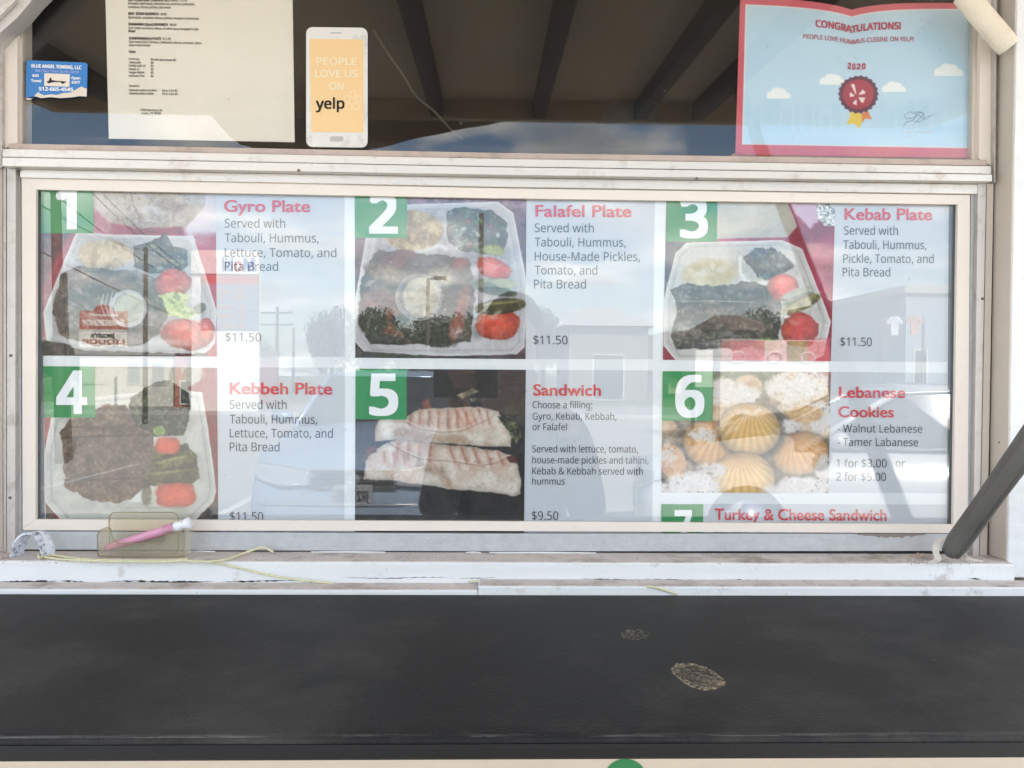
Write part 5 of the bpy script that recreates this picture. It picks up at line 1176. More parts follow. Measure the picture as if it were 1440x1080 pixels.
# ---- cars -------------------------------------------------------
M['chrome'] = material('chrome_trim', (.75, .75, .76), .12, 1.0)
M['lamp'] = material('clear_headlamp', (.42, .44, .47), .15, .5, var=(30, .5))
M['tyre'] = material('black_rubber', (.02, .02, .02), .8)
M['carglass'] = material('dark_car_glass', (.02, .025, .03), .05, 0, spec=.9)
M['blk'] = material('black_grille_plastic', (.015, .015, .016), .5)
def car(name, label, paint, loc, rz, plate=None, scale=1.0):
    root = thing(name, label, 'car', loc, rz, 'cars parked across the lot'); root.scale = (scale,) * 3
    pm_ = material(label.split()[0] + '_car_paint', paint, .25, .25, spec=.6)
    st = [(0, .70, .22, .50, .02), (-.12, .80, .19, .70, .03), (-.35, .86, .18, .77, .05), (-.9, .87, .18, .84, .08), (-1.25, .875, .18, .90, .06), (-2.2, .88, .18, .92, .03), (-3.2, .88, .18, .94, .03), (-3.9, .87, .19, .97, .05), (-4.4, .84, .22, .95, .05), (-4.62, .74, .30, .80, .02)]
    vs, fs = [], []
    for (y, w, zb_, zt_, cr_h) in st:
        for (a, b) in ((-.9, zb_), (-1, zb_ + .12), (-1.0, (zb_ + zt_) / 2), (-.95, zt_ - .04), (-.8, zt_), (-.4, zt_ + cr_h * .7), (0, zt_ + cr_h), (.4, zt_ + cr_h * .7), (.8, zt_), (.95, zt_ - .04), (1.0, (zb_ + zt_) / 2), (1, zb_ + .12), (.9, zb_)):
            vs.append((a * w, y, b))
    for i in range(len(st) - 1):
        for k in range(13): fs.append((i * 13 + k, i * 13 + (k + 1) % 13, (i + 1) * 13 + (k + 1) % 13, (i + 1) * 13 + k))
    fs += [tuple(range(13)), tuple(range((len(st)) * 13 - 1, (len(st) - 1) * 13 - 1, -1))]
    mesh('body', vs, fs, pm_, root, smooth=True, local=True, bevel=0)
    cab = [(-1.25, .74, .90), (-2.05, .60, 1.36), (-2.5, .59, 1.40), (-3.2, .58, 1.38), (-4.0, .70, .96)]
    vs = [];
    for y, w, z in cab: vs += [(-w, y, z), (-w * .55, y, z + .015), (w * .55, y, z + .015), (w, y, z)]
    # roof
    vr = []
    for y, w, z in cab[1:4]: vr += [(-w, y, z), (-w * .6, y, z + .03), (w * .6, y, z + .03), (w, y, z), (w, y, z - .03), (-w, y, z - .03)]
    fr_ = [(i * 6 + k, i * 6 + (k + 1) % 6, (i + 1) * 6 + (k + 1) % 6, (i + 1) * 6 + k) for i in range(2) for k in range(6)] + [(5, 4, 3, 2, 1, 0), (12, 13, 14, 15, 16, 17)]
    mesh('roof', vr, fr_, pm_, root, smooth=True, local=True)
    def quad(name, q, m, th=.01):
        q = [np.array(a, float) for a in q]; nn = np.cross(q[1] - q[0], q[2] - q[0]); nn /= np.linalg.norm(nn)
        return mesh(name, q + [a - nn * th for a in q], [(0, 1, 2, 3), (7, 6, 5, 4), (0, 4, 5, 1), (1, 5, 6, 2), (2, 6, 7, 3), (3, 7, 4, 0)], m, root, local=True)
    quad('windscreen', [(-.72, -1.27, .91), (.72, -1.27, .91), (.575, -2.04, 1.36), (-.575, -2.04, 1.36)], M['carglass'])
    quad('rear_window', [(-.56, -3.22, 1.36), (.56, -3.22, 1.36), (.68, -3.98, .97), (-.68, -3.98, .97)], M['carglass'])
    for sx in (-1, 1):
        tube('pillar', [(sx * .745, -1.26, .90), (sx * .6, -2.05, 1.37)], .03, pm_, root, 6, local=True)
        tube('pillar', [(sx * .71, -4.0, .95), (sx * .585, -3.2, 1.38)], .05, pm_, root, 6, local=True)
        tube('pillar', [(sx * .8, -2.6, .92), (sx * .6, -2.55, 1.38)], .03, M['blk'], root, 6, local=True)
        quad('side_window', [(sx * .79, -1.42, .92), (sx * .80, -2.56, .93), (sx * .60, -2.54, 1.36), (sx * .62, -2.08, 1.34)], M['carglass'])
        quad('side_window', [(sx * .80, -2.64, .93), (sx * .78, -3.72, .95), (sx * .60, -3.2, 1.35), (sx * .60, -2.62, 1.36)], M['carglass'])
        tube('window_trim', [(sx * .775, -1.35, .925), (sx * .815, -2.6, .94), (sx * .775, -3.8, .965)], .012, M['chrome'], root, 5, local=True)
        tube('window_trim', [(sx * .775, -1.35, .93), (sx * .625, -2.06, 1.365), (sx * .61, -2.6, 1.39), (sx * .61, -3.2, 1.37), (sx * .74, -3.8, .98)], .012, M['chrome'], root, 5, local=True)
        mi = tube('mirror', [(sx * .84, -1.5, .98), (sx * 1.0, -1.52, 1.0)], [.05, .07], pm_, root, 8, local=True)
        # lamps
        hp = [(sx * .32, .015, .56), (sx * .52, -.03, .55), (sx * .70, -.12, .58), (sx * .80, -.26, .64), (sx * .74, -.22, .70), (sx * .55, -.09, .69), (sx * .36, -.03, .66)]
        hp = [(a, -(c - .5) * .60 + .062 - max(abs(a) - .55, 0) * .40, c) for a, b, c in hp]
        hl = mesh('headlight', hp + [(a, b - .12, c) for a, b, c in hp], [tuple(range(7)), tuple(range(13, 6, -1))] + [(i, (i + 1) % 7, 7 + (i + 1) % 7, 7 + i) for i in range(7)], M['lamp'], root, local=True)
        tube('lamp_rim', [hp[i] for i in (0, 1, 2, 3, 4, 5, 6, 0)], .008, M['chrome'], hl, 5, local=True)
        mesh('tail_light', *boxv(min(sx * .5, sx * .78), max(sx * .5, sx * .78), -4.64, -4.5, .68, .80), material('red_lens', (.35, .02, .02), .2) if sx < 0 else bpy.data.materials['red_lens'], root, local=True)
        for wy in (-.85, -3.65):
            w = tube('wheel', [(sx * .68, wy, .31), (sx * .88, wy, .31)], .31, M['tyre'], root, 20, local=True)
            tube('rim', [(sx * .86, wy, .31), (sx * .89, wy, .31)], .20, M['chrome'], w, 14, local=True)
    gr = mesh('grille', *boxv(-.30, .30, -.04, .012, .535, .655), M['blk'], root, local=True)
    for z in (.535, .655, .58, .615): mesh('grille_bar', *boxv(-.33, .33, .0125, .024, z - (.012 if z in (.535, .655) else .004), z + (.012 if z in (.535, .655) else .004)), M['chrome'], gr, local=True)
    em = []
    for (rx, rz_) in ((.052, .034), (.036, .014)):
        ring = [(rx * math.cos(t), .028, .60 + rz_ * math.sin(t)) for t in np.linspace(0, 2 * math.pi, 21)]
        em.append(tube_vf(ring, .004, 5))
    em.append(tube_vf([(.017 * math.cos(t), .03, .60 + .034 * math.sin(t)) for t in np.linspace(0, 2 * math.pi, 17)], .004, 5))
    mesh('emblem', *join_vf(em), M['chrome'], gr, local=True)
    mesh('bumper', *boxv(-.66, .66, -.1, .03, .20, .40), pm_, root, local=True, bevel=.02)
    mesh('bumper_slot', *boxv(-.46, .46, .0, .0335, .28, .335), M['blk'], root, local=True)
    tube('bumper_trim', [(-.80, -.16, .42), (-.66, .036, .415), (0, .042, .41), (.66, .036, .415), (.80, -.16, .42)], .010, M['chrome'], root, 6, local=True)
    if plate:
        pl = mesh('number_plate', *boxv(-.15, .15, .031, .04, .41, .56), material('plate_white', (.22, .23, .24), .4), root, local=True, bevel=.004)
        for s_, z, w_, c in (('TEXAS', .532, .07, .018), (plate, .475, .26, .075)):
            sign_text('plate_text', s_, (0, .0405, z), w_, c, M['black_ink'], pl, .03)
    return root
c1 = RP(522, 600, 6.4)
car('parked_car', 'pale blue silver sedan facing the trailer, mirrored in the middle of the menu glass', (.24, .32, .43), (c1[0], -5.45, ZG), rad(0), 'JRZ-1595', 1.06)
c2 = RP(860, 600, 6.6)
car('parked_car', 'white sedan parked side on, mirrored at the lower right of the menu glass', (.6, .6, .6), (c2[0] + .2, -6.3, ZG), rad(100), None)
c3 = RP(1010, 540, 13)
car('parked_car', 'green dark sedan parked further back, mirrored above the cookies', (.03, .05, .035), (c3[0], -12.5, ZG), rad(105), None)
c4 = RP(610, 540, 11)
car('parked_car', 'black sedan parked behind the silver one, mirrored above the sandwich', (.02, .02, .022), (c4[0], -11.2, ZG), rad(-8), None)

# ---- poles and wires ----------------------------------------------
M['pole'] = material('weathered_brown_pole', (.10, .075, .06), .85, var=(6, .2))
M['steel'] = material('dark_steel_pole', (.06, .06, .06), .6)
def upole(u, vtop, D, r, arms, label, lean=0.0):
    t = RP(u, vtop, D); root = thing('utility_pole', label, 'utility pole', (t[0], -D, ZG), 0, 'utility poles along the street')
    h = t[2] - ZG
    tube('pole', [(0, 0, 0), (lean, 0, h)], [r * 1.25, r * .9], M['pole'], root, 10, local=True)
    for k in range(arms):
        z = h - .5 - k * .9; mesh('crossarm', *boxv(-1.2 + lean, 1.2 + lean, r * 1.05, r * 1.05 + .1, z, z + .12), M['pole'], root, local=True)
        for xx in (-1.1, -.5, .5, 1.1): tube('insulator', [(xx + lean, r + .05, z + .12), (xx + lean, r + .05, z + .27)], .045, M['lamp'], root, 8, local=True)
    return root
upole(88, 240, 12, .08, 0, 'thick brown utility pole nearest the trailer, mirrored over the first plate', -.12)
upole(97, 384, 12.5, .05, 0, 'short brown pole beside the thick one, mirrored over the first plate', -.08)
upole(205, 348, 22, .06, 0, 'tall brown utility pole mirrored beside the tabouli of the first plate')
upole(390, 432, 60, .12, 2, 'far utility pole with two crossarms, mirrored under the gyro plate text')
upole(413, 462, 60, .10, 0, 'far thin pole mirrored right of the one with crossarms')
upole(677, 300, 18, .065, 0, 'tall slender pole mirrored over the falafel plate')
def lamp_post(u, vtop, D, label):
    t = RP(u, vtop, D); h = t[2] - ZG; root = thing('street_lamp', label, 'street lamp', (t[0], -D, ZG))
    tube('pole', [(0, 0, 0), (0, 0, h)], [.09, .06], M['pole'], root, 10, local=True)
    tube('arm', [(0, 0, h - .03), (.35, 0, h)], .03, M['pole'], root, 6, local=True)
    mesh('lamp_head', *boxv(.2, .62, -.12, .12, h - .05, h + .07), M['steel'], root, local=True, bevel=.02)
lamp_post(602, 391, 26, 'lot lamp with a box head on a short arm, mirrored over the falafel cup')
M['wire'] = material('black_cable', (.02, .02, .02), .7)
wires = [((60, 355), 12, (300, 462), 30), ((120, 262), 12, (262, 384), 26), ((140, 268), 12, (268, 380), 27), ((100, 292), 12, (250, 392), 26), ((60, 290), 12, (205, 352), 22)]
lab = ['lowest of the wires mirrored on the first plate, running down to the right', 'left one of the pair of wires mirrored above the tabouli', 'right one of the pair of wires mirrored above the tabouli', 'thin wire mirrored under the pair above the tabouli', 'wire from the near pole to the tall pole, mirrored on the first plate']
for (a, da, b, db), lb_ in zip(wires, lab):
    p0, p1 = RP(*a, da), RP(*b, db); pts = []
    e = p1 - p0
    for i in range(-1, 17):
        t = i / 14; pts.append(p0 + e * t + np.array([0, 0, -.25 * 4 * t * (1 - t) * .5]))
    o = tube('overhead_wire', pts, .010, M['wire'], None, 5); tag(o, lb_, 'wire', 'overhead wires')

# ---- roadside signs -------------------------------------------------
def px_box(u0, v0, u1, v1, D):
    a, b = RP(u0, v0, D), RP(u1, v1, D); return min(a[0], b[0]), max(a[0], b[0]), min(a[2], b[2]), max(a[2], b[2])
D = 44; x0, x1, z0, z1 = px_box(113, 437, 180, 497, D)
sg_ = thing('shop_sign', 'tall pylon sign for a barbershop and a liquor store, mirrored over the first plate', 'sign', ((x0 + x1) / 2, -D, ZG))
w_ = x1 - x0; cx = (x0 + x1) / 2; zb0, zb1 = z0, z1; dz = z1 - z0
def sb(name, a0, a1, b0, b1, m, par, y=0, th=.12): return mesh(name, *boxv((a0 - .5) * w_, (a1 - .5) * w_, y, y + th, zb0 - ZG + b0 * dz, zb0 - ZG + b1 * dz), m, par, local=True)
red = material('brick_red_sign_face', (.42, .09, .06), .5); wht = material('white_sign_face', (.86, .84, .78), .5)
f1 = sb('sign_face', 0, 1, .56, 1.0, red, sg_); f1['label'] = 'red barbershop panel'
f2 = sb('sign_face', 0, 1, 0, .52, wht, sg_); f2['label'] = 'white liquor panel'
arch = [(math.cos(t) * w_ * .2, math.sin(t) * w_ * .14) for t in np.linspace(0, math.pi, 9)]
mesh('sign_crest', [(a, 0, z1 - ZG + b) for a, b in arch] + [(a, .1, z1 - ZG + b) for a, b in arch], [tuple(range(9)), tuple(range(17, 8, -1))] + [(i, (i + 1) % 9, 9 + (i + 1) % 9, 9 + i) for i in range(9)], red, sg_, local=True)
sb('sign_frame', -.02, 1.02, .52, .56, M['paint'], sg_, -.01, .15)
tube('post', [(-w_ * .4, .05, 0), (-w_ * .4, .05, z0 - ZG)], .1, M['steel'], sg_, 8, local=True); tube('post', [(w_ * .4, .05, 0), (w_ * .4, .05, z0 - ZG)], .1, M['steel'], sg_, 8, local=True)
zz = lambda t: z0 - ZG + t * dz
sign_text('lettering', 'BARBERSHOP', (0, .125, zz(.72)), w_ * .86, dz * .13, wht, f1, .03)
sign_text('lettering', 'MARTINEZ', (0, .125, zz(.90)), w_ * .6, dz * .05, wht, f1, .02)
sign_text('lettering', "Jacob's", (0, .125, zz(.42)), w_ * .52, dz * .1, M['black_ink'], f2, .05)
sign_text('lettering', 'LIQUOR', (0, .125, zz(.27)), w_ * .9, dz * .1, red, f2, .03)
sign_text('lettering', 'OPEN', (w_ * .26, .125, zz(.10)), w_ * .42, dz * .12, M['black_ink'], f2, .02)
D = 30; x0, x1, z0, z1 = px_box(270, 352, 364, 470, D); w_ = x1 - x0; dz = z1 - z0; zb0 = z0
gs = thing('fuel_price_sign', 'white fuel station price sign with stacked price panels, mirrored below the gyro plate text', 'sign', ((x0 + x1) / 2, -D, ZG))
body_ = mesh('sign_frame', *boxv(-w_ / 2, w_ / 2, -.2, .0, 0, z1 - ZG), material('bright_white_sign_frame', (.85, .85, .84), .4), gs, local=True)
mesh('sign_frame', *boxv(-w_ / 2, w_ / 2, .001, .1, z1 - ZG - dz * .28, z1 - ZG), bpy.data.materials['bright_white_sign_frame'], gs, local=True)
v, f = glyph_mesh('Mobil', .02); xx = v[:, 0]; xx = (xx - xx.min()) / (xx.max() - xx.min()) - .5
sign_text('lettering', 'M', (w_ * .36, .105, z1 - ZG - dz * .17), w_ * .17, dz * .15, material('sign_blue', (.12, .17, .40), .4), gs, .03)
sign_text('lettering', 'o', (w_ * .20, .105, z1 - ZG - dz * .17), w_ * .12, dz * .15, material('sign_red', (.5, .16, .12), .4), gs, .03)
sign_text('lettering', 'bil', (w_ * .04, .105, z1 - ZG - dz * .17), w_ * .16, dz * .15, bpy.data.materials['sign_blue'], gs, .03)
for k, (b0, b1, m) in enumerate([(.60, .70, 'sign_red'), (.38, .585, 'g'), (.27, .37, 'g'), (.16, .26, 'g'), (.05, .15, 'g')]):
    mm_ = bpy.data.materials['sign_red'] if m == 'sign_red' else M.setdefault('pp', material('blue_grey_price_panel', (.26, .30, .38), .3))
    q = mesh('price_panel', *boxv(-w_ * .42, w_ * .5, .001, .05, zz(0) + 0 * b0 + b0 * dz, zz(0) + b1 * dz) if False else boxv(-w_ * .36, w_ * .5, .001, .05, z0 - ZG + b0 * dz, z0 - ZG + b1 * dz), mm_, gs, local=True)
    if m == 'g': sign_text('price', ['3.19', '3.59', '3.99', '3.45'][k - 1], (w_ * .1, .056, z0 - ZG + (b0 + b1) / 2 * dz), w_ * .4, (b1 - b0) * dz * .5, material('dim_orange_digits', (.5, .2, .08), .5) if k == 1 else bpy.data.materials['dim_orange_digits'], q, .02)

# ---- buildings --------------------------------------------------------
def bld(name, label, u0, u1, vtop, D, depth, wall, roof=None, hip=0.0, eave=.4, windows=(), rz=0):
    x0, x1, _, z1 = px_box(u0, 528, u1, vtop, D); w_ = x1 - x0; h = z1 - ZG
    root = thing(name, label, 'building', ((x0 + x1) / 2, -D, ZG))
    hw = h - hip
    mesh('wall', *boxv(-w_ / 2, w_ / 2, -depth, 0, 0, hw), wall, root, local=True)
    if hip:
        e = eave; rid = w_ * .22
        vs = [(-w_ / 2 - e, e, hw), (w_ / 2 + e, e, hw), (w_ / 2 + e, -depth - e, hw), (-w_ / 2 - e, -depth - e, hw), (-rid, -depth / 2, h), (rid, -depth / 2, h)]
        mesh('roof', vs, [(3, 2, 1, 0), (0, 1, 5, 4), (1, 2, 5), (2, 3, 4, 5), (3, 0, 4)], roof, root, local=True)
    else: mesh('roof', *boxv(-w_ / 2 - .15, w_ / 2 + .15, -depth - .15, .15, hw + .002, hw + .3), roof or M['concrete'], root, local=True)
    for (a0, a1, b0, b1, m) in windows:
        f_ = mesh('window', *boxv((a0 - .5) * w_, (a1 - .5) * w_, .002, .05, b0 * hw, b1 * hw), M['paint'], root, local=True)
        mesh('pane', *boxv((a0 - .5) * w_ + .06, (a1 - .5) * w_ - .06, .0505, .06, b0 * hw + .06, b1 * hw - .06), m, f_, local=True)
    return root
M['tan'] = material('tan_stucco', (.36, .31, .25), .8, var=(2, .06)); M['roofb'] = material('brown_shingle', (.16, .12, .09), .85, var=(3, .15))
M['greyroof'] = material('grey_metal_roof', (.36, .34, .33), .5, var=(2, .05)); M['redb'] = material('red_stucco', (.40, .08, .06), .7); M['palew'] = material('pale_wall', (.62, .60, .55), .7, var=(2, .05))
M['bluegrey'] = material('blue_grey_wall', (.25, .29, .34), .7)
g_ = M['carglass']
bld('pavilion', 'building with a broad grey hip roof, mirrored under the falafel plate text', 800, 912, 425, 48, 9, material('dark_brown_stucco', (.20, .17, .145), .8), M['greyroof'], 1.5, .5, [(.30, .70, .0, .62, g_)])  # walls in one even dark brown
bld('house', 'brown house with a shingle hip roof, mirrored over the kebab plate', 1010, 1100, 436, 52, 10, M['tan'], M['roofb'], 1.4, .5, [(.15, .3, .3, .7, g_), (.6, .8, .3, .7, g_)])
bld('shop_building', 'low tan shop building mirrored left of the brown house', 940, 992, 471, 70, 10, M['tan'], M['roofb'], 0)
bld('shop_building', 'grey flat roofed building mirrored at the far right of the menu', 1273, 1480, 415, 30, 12, M['bluegrey'], M['greyroof'], 0, .3, [(.05, .15, .2, .55, g_)])
bld('shop_building', 'long low building mirrored between the tree and the grey building', 1205, 1262, 440, 50, 8, M['tan'], M['roofb'], 0)
bld('strip_mall', 'pale strip of shops with square windows, mirrored over the kebbeh plate', 112, 244, 500, 34, 10, M['palew'], M['concrete'], 0, .3, [(.03, .28, .42, .86, M['palew']), (.36, .42, .0, .6, g_), (.50, .66, .42, .86, M['bluegrey']), (.76, .92, .42, .86, M['bluegrey'])])
rb = bld('shop_building', 'red fronted shop with white lettering, mirrored at the top of the kebbeh plate', 246, 318, 497, 33, 8, M['redb'], M['concrete'], 0, .3, [(.1, .35, .05, .5, g_), (.5, .9, .05, .5, g_)])
sign_text('lettering', 'PHARMACY', (0, .02, 1.55), 1.7, .25, M['paint'], rb, .03)
sign_text('lettering', 'CASH NOW', (0, .02, 1.2), 1.3, .18, M['paint'], rb, .03)
# market stall truck with red, green and white banner
D = 17; x0, x1, z0, z1 = px_box(1014, 477, 1165, 521, D); w_ = x1 - x0
bn = thing('food_stand', 'red and green painted food stand, mirrored at the foot of the kebab plate', 'food stand', ((x0 + x1) / 2, -D, ZG))
mesh('stand_body', *boxv(-w_ / 2, w_ / 2, -2, 0, .35, z1 - ZG), M['palew'], bn, local=True)
for (a0, a1, m) in ((-.5, -.1, material('salmon_panel_paint', (.5, .2, .2), .5)), (.12, .3, material('leaf_green_paint', (.10, .32, .08), .5)), (.3, .5, M['redb'])):
    mesh('painted_band', *boxv(a0 * w_, a1 * w_, .002, .03, z0 - ZG + .2, z1 - ZG - .02), m, bn, local=True)
for xx in (-.35, .0, .3): 
    r_ = [(xx * w_ + .16 * math.cos(t), .04, z1 - ZG - .4 + .12 * math.sin(t)) for t in np.linspace(0, 2 * math.pi, 19)]; mesh('ring_mark', *tube_vf(r_, .02, 5), M['paint'], bn, local=True)
for sx in (-1, 1): tube('wheel', [(sx * w_ * .3, -.1, .33), (sx * w_ * .3, .05, .33)], .33, M['tyre'], bn, 16, local=True)
x0, x1, z0, z1 = px_box(973, 484, 1006, 560, 12)
fr2 = thing('board_stand', 'dark framed notice board on legs, mirrored left of the food stand', 'sign', ((x0 + x1) / 2, -12, ZG)); w_ = x1 - x0; H = z1 - ZG
mesh('frame', *join_vf([boxv(-w_ / 2, w_ / 2, 0, .06, H - .07, H), boxv(-w_ / 2, -w_ / 2 + .05, 0, .06, 0, H - .071), boxv(w_ / 2 - .05, w_ / 2, 0, .06, 0, H - .071)]), M['steel'], fr2, local=True)
mesh('board', *boxv(-w_ / 2 + .051, w_ / 2 - .051, .01, .04, H - .7, H - .071), M['palew'], fr2, local=True)
# two shirts hung up outside
def shirt(u, v, D, col, label):
    c = RP(u, v, D); s_ = .6
    o = [(-.2, -.5), (.2, -.5), (.21, .2), (.38, .05), (.46, .2), (.24, .45), (.1, .5), (0, .45), (-.1, .5), (-.24, .45), (-.46, .2), (-.38, .05), (-.21, .2)]
    vs = [(a * s_, .03 + .03 * math.sin(a * 9 + b * 5), b * s_) for a, b in o] + [(a * s_, -.03, b * s_) for a, b in o]; k = len(o)
    q = mesh('shirt', vs, [tuple(range(k)), tuple(range(2 * k - 1, k - 1, -1))] + [(i, (i + 1) % k, k + (i + 1) % k, k + i) for i in range(k)], material(label.split()[0] + '_cotton', col, .9), None); q.location = c
    return tag(q, label, 'shirt', 'shirts hung up across the lot')
D = 24
shirt(1258, 458, D, (.5, .5, .52), 'white shirt hung on the rack, mirrored above the price of the kebab plate'); shirt(1286, 457, D, (.5, .22, .15), 'orange shirt hung on the rack, mirrored right of the white one')
ra = RP(1240, 448, D); rb_ = RP(1300, 448, D)
tag(mesh('hanging_rack', *join_vf([tube_vf([(ra[0], -D - .05, ra[2]), (rb_[0], -D - .05, rb_[2])], .03, 6), tube_vf([(ra[0], -D - .05, ZG), (ra[0], -D - .05, ra[2])], .04, 6), tube_vf([(rb_[0], -D - .05, ZG), (rb_[0], -D - .05, rb_[2])], .04, 6)]), M['steel'], None), 'tall metal rack that carries the two shirts, mirrored in the right of the menu glass', 'rack')

# ---- trees --------------------------------------------------------------
M['leaf'] = material('dark_green_leaves', (.045, .07, .025), .7, var=(1.5, .45)); M['bark'] = material('grey_brown_bark', (.12, .09, .07), .9)
def crown_mesh(seed, kind):
    r = random.Random(seed); V, Fc = [], []
    lobes = [(r.uniform(-.55, .55), r.uniform(-.5, .5), r.uniform(-.3, .55), r.uniform(.32, .6)) for _ in range(13)]
    for i in range(4200):
        l_ = r.choice(lobes); d = Vector((r.gauss(0, 1), r.gauss(0, 1), r.gauss(0, 1))).normalized() * l_[3] * r.uniform(.55, 1.08) ** .6
        c = Vector((l_[0], l_[1], l_[2])) + d; c.z *= .85
        a = Vector((r.uniform(-1, 1), r.uniform(-1, 1), r.uniform(-1, 1))).normalized() * .05; b = Vector((r.uniform(-1, 1), r.uniform(-1, 1), r.uniform(-1, 1))).normalized() * .035
        k = len(V); V += [c - a, c + b, c + a, c - b]; Fc.append((k, k + 1, k + 2, k + 3))
    me = bpy.data.meshes.new('crown'); me.from_pydata(V, [], Fc); me.materials.append(M['leaf']); return me
crowns = [crown_mesh(s_, 0) for s_ in (1, 2, 3)]
tv, tf = tube_vf([(0, 0, 0), (.02, 0, .35), (0, 0, .8)], [.05, .035, .02], 8)
br = [tube_vf([(0, 0, .35 + .08 * k), (.25 * math.cos(k * 2.1), .25 * math.sin(k * 2.1), .62 + .07 * k)], [.02, .008], 5) for k in range(4)]
tm_ = bpy.data.meshes.new('trunk'); V_, F_ = join_vf([(tv, tf)] + br); tm_.from_pydata([tuple(map(float, q)) for q in V_], [], F_); tm_.materials.append(M['bark'])
trees = [(75, 474, 60, 66, 'lowest tree of the line mirrored at the bottom left of the first plate'), (346, 470, 70, 60, 'small round tree mirrored left of the far crossarm pole'), (466, 430, 55, 62, 'broad tree mirrored at the right of the first panel'), (522, 426, 45, 56, 'dark tree mirrored at the left edge of the falafel plate'), (560, 446, 48, 60, 'tree mirrored under the falafel cup'), (620, 440, 50, 80, 'broad tree mirrored at the bottom of the falafel plate'), (660, 436, 52, 70, 'tree mirrored just left of the pickle'), (712, 428, 50, 64, 'tree mirrored behind the pickle and tomato'), (764, 432, 60, 50, 'tree mirrored left of the grey hip roof'), (962, 466, 70, 44, 'far low tree mirrored at the left of the kebab plate'), (1004, 448, 50, 40, 'tree mirrored at the left flank of the brown house'), (1066, 430, 58, 44, 'tree rising behind the brown house roof'), (1104, 434, 50, 50, 'tree mirrored at the right flank of the brown house'), (1190, 412, 42, 52, 'tall tree mirrored at the left of the kebab text panel'), (1240, 438, 56, 50, 'low palm like tree mirrored above the white shirt'), (120, 492, 55, 60, 'bush like tree mirrored below the pylon sign'), (30, 470, 50, 80, 'leftmost tree of the mirrored line')]
for k, (u, vt, D, wpx, lb_) in enumerate(trees):
    t = RP(u, vt, D); h = t[2] - ZG; root = thing('tree', lb_, 'tree', (t[0], -D, ZG), 0, 'trees beyond the street'); wd = wpx * D / F
    tr_ = bpy.data.objects.new('trunk', tm_); cw = bpy.data.objects.new('crown', crowns[k % 3])
    for o in (tr_, cw): COL.objects.link(o); o.parent = root
    tr_.scale = (h * .6, h * .6, h); cw.scale = (wd * (.85 if 500 < u < 1110 else .66), wd * .7, h * .54); cw.location = (0, 0, h * .54); cw.rotation_euler = (0, 0, k * 1.3)

# ---- the person taking the picture -----------------------------------------
def skin_body(name, joints, bones, mat, parent, sub=2):
    me = bpy.data.meshes.new(name); me.from_pydata([j[0] for j in joints], bones, []); me.materials.append(mat)
    o = bpy.data.objects.new(name, me); COL.objects.link(o)
    o.modifiers.new('skin', 'SKIN'); o.modifiers.new('sub', 'SUBSURF').levels = sub
    o.modifiers['skin'].use_smooth_shade = True
    o.modifiers['sub'].render_levels = sub
    for sv_, j in zip(me.skin_vertices[0].data, joints): sv_.radius = j[1] if isinstance(j[1], tuple) else (j[1], j[1])
    me.skin_vertices[0].data[0].use_root = True
    dg = bpy.context.evaluated_depsgraph_get(); m2 = bpy.data.meshes.new_from_object(o.evaluated_get(dg))
    bpy.data.objects.remove(o); o = bpy.data.objects.new(name, m2); COL.objects.link(o)
    if not m2.materials: m2.materials.append(mat)
    o.parent = parent; return o
PX, PY = P(722, 500, 1.35)[0], -1.35
man = thing('person', 'person in dark clothes holding up a phone, mirrored in the middle of the menu', 'person', (PX, PY, ZG))
skin_m = material('warm_skin', (.42, .24, .16), .5); cloth = material('charcoal_shirt', (.045, .055, .08), .9); jean = material('dark_denim', (.03, .04, .07), .9); hair_m = material('dark_brown_hair', (.02, .013, .01), .6)
# hips, spine, neck, head; arms raised to a phone at about eye height in front
hx = .0; ph = np.array([CAM[0] - PX, CAM[1] - .02 - PY, CAM[2] - ZG - .01])
J = [((0, 0, .86), (.14, .10)), ((0, .0, 1.05), (.13, .09)), ((0, -.01, 1.25), (.15, .10)), ((0, -.01, 1.36), (.08, .07)), ((0, .0, 1.44), .05), ((0, .02, 1.50), (.066, .07)), ((0, .03, 1.58), (.075, .088)), ((0, .02, 1.65), (.06, .07))]
B = [(0, 1), (1, 2), (2, 3), (3, 4), (4, 5), (5, 6), (6, 7)]
for sx in (-1, 1):
    k = len(J); J += [((sx * .17, -.01, 1.32), .062), ((sx * .215, .08, 1.08), .055), ((sx * .13, .28, 1.36), .03), ((ph[0] + sx * .085, ph[1] - .03, ph[2] - .03), .026)]; B += [(3, k), (k, k + 1), (k + 1, k + 2), (k + 2, k + 3)]
    k = len(J); J += [((sx * .09, 0, .80), .09), ((sx * .10, .02, .46), .058), ((sx * .11, -.01, .08), .038), ((sx * .12, .12, .035), (.04, .03))]; B += [(0, k), (k, k + 1), (k + 1, k + 2), (k + 2, k + 3)]
body = skin_body('body', J, B, skin_m, man)
Js = [(j[0], tuple(r * 1.1 for r in (j[1] if isinstance(j[1], tuple) else (j[1], j[1])))) for j in J]
top_ids = [0, 1, 2, 3]; sj = [Js[i] for i in top_ids]; sj[0] = ((0, 0, .84), (.17, .13)); sj[1] = ((0, 0, 1.05), (.172, .13)); sj[2] = ((0, -.01, 1.25), (.18, .12)); sb_ = [(0, 1), (1, 2), (2, 3)]
for sx, base in ((-1, 8), (1, 16)):
    k = len(sj); sj += [Js[base], Js[base + 1], Js[base + 2]]; sb_ += [(3, k), (k, k + 1), (k + 1, k + 2)]
skin_body('shirt', sj, sb_, cloth, man)
lj = [((0, 0, .90), (.152, .115))]; lbn = []
for base in (12, 20):
    k = len(lj); lj += [Js[base], Js[base + 1], ((Js[base + 2][0][0], Js[base + 2][0][1], .10), (.05, .05))]; lbn += [(0, k), (k, k + 1), (k + 1, k + 2)]
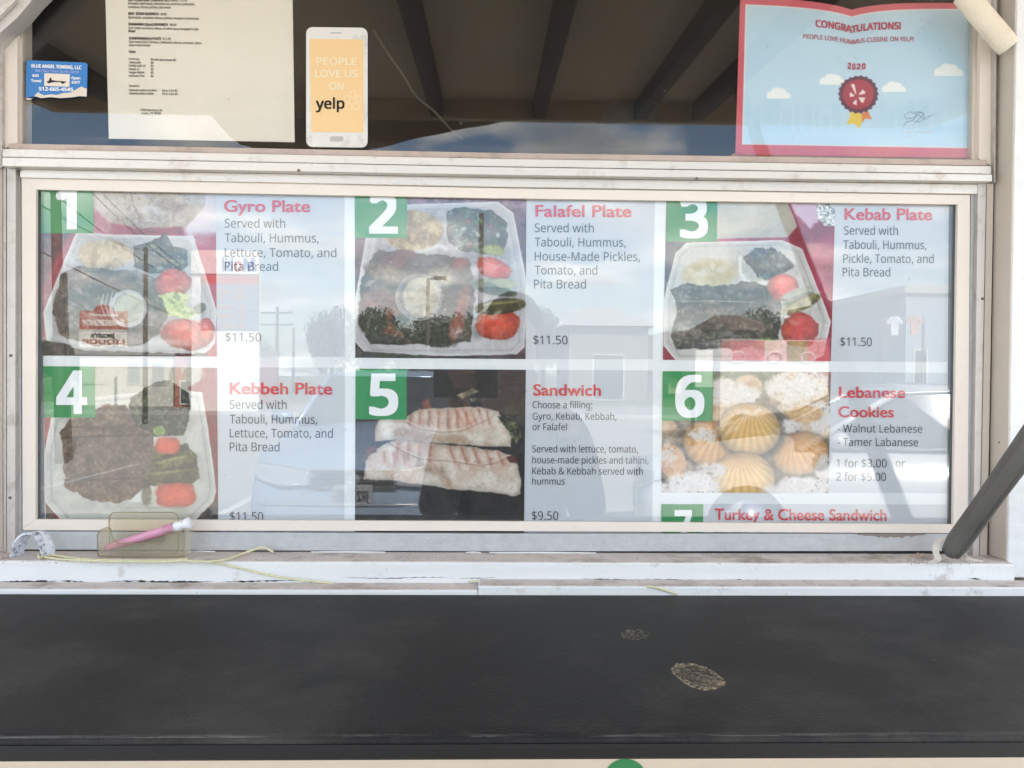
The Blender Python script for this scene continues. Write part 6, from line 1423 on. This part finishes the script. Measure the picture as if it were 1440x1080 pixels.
skin_body('trousers', lj, lbn, jean, man)
for sx in (-1, 1):
    mesh('shoe', *boxv(sx * .115 - .045, sx * .115 + .045, -.06, .2, 0, .075), M['blk'], man, local=True, bevel=.02)
bm = bmesh.new(); bmesh.ops.create_uvsphere(bm, u_segments=20, v_segments=14, radius=1)
for w in list(bm.verts):
    if w.co.y > .35 and w.co.z < .45: bm.verts.remove(w)
for w in bm.verts: w.co = Vector((w.co.x * .09, w.co.y * .105 - .0, w.co.z * .11 + 1.61))
me = bpy.data.meshes.new('hair'); bm.to_mesh(me); bm.free(); me.materials.append(hair_m); hr = bpy.data.objects.new('hair', me); COL.objects.link(hr); hr.parent = man
tube('nose', [(0, .105, 1.585), (0, .13, 1.56)], [.008, .014], skin_m, man, 8, local=True)
for sx in (-1, 1): tube('eye', [(sx * .03, .098, 1.59), (sx * .03, .108, 1.59)], .011, M['paint'], man, 8, local=True)
tube('mouth', [(-.025, .1, 1.53), (0, .108, 1.527), (.025, .1, 1.53)], .005, material('lips', (.35, .12, .1), .5), man, 6, local=True)
for sx in (-1, 1):
    w = np.array([ph[0] + sx * .085, ph[1] - .03, ph[2] - .03]); parts = []
    parts.append(tube_vf([w, w + [0, .02, .03], w + [-sx * .01, .03, .06]], [.024, .032, .03], 10, squash=.6))
    for q in range(4):
        o_ = w + np.array([0, .028, .012 + .016 * q]); parts.append(tube_vf([o_, o_ + [-sx * .008, .022, .004], o_ + [-sx * .03, .026, .004], o_ + [-sx * .048, .018 - .001 * q, .002]], [.009, .0085, .008, .006], 8))
    o_ = w + np.array([-sx * .005, .0, .045]); parts.append(tube_vf([o_, o_ + [-sx * .02, -.004, .016], o_ + [-sx * .042, .0, .022]], [.011, .010, .008], 8))
    mesh('hand', *join_vf(parts), skin_m, man, smooth=True, local=True)
tag(mesh('phone', *boxv(CAM[0] - .135, CAM[0] + .02, CAM[1] - .020, CAM[1] - .012, CAM[2] - .055, CAM[2] + .02), M['blk'], None, bevel=.003), 'black phone held up by the person, mirrored at the centre of the menu', 'phone')
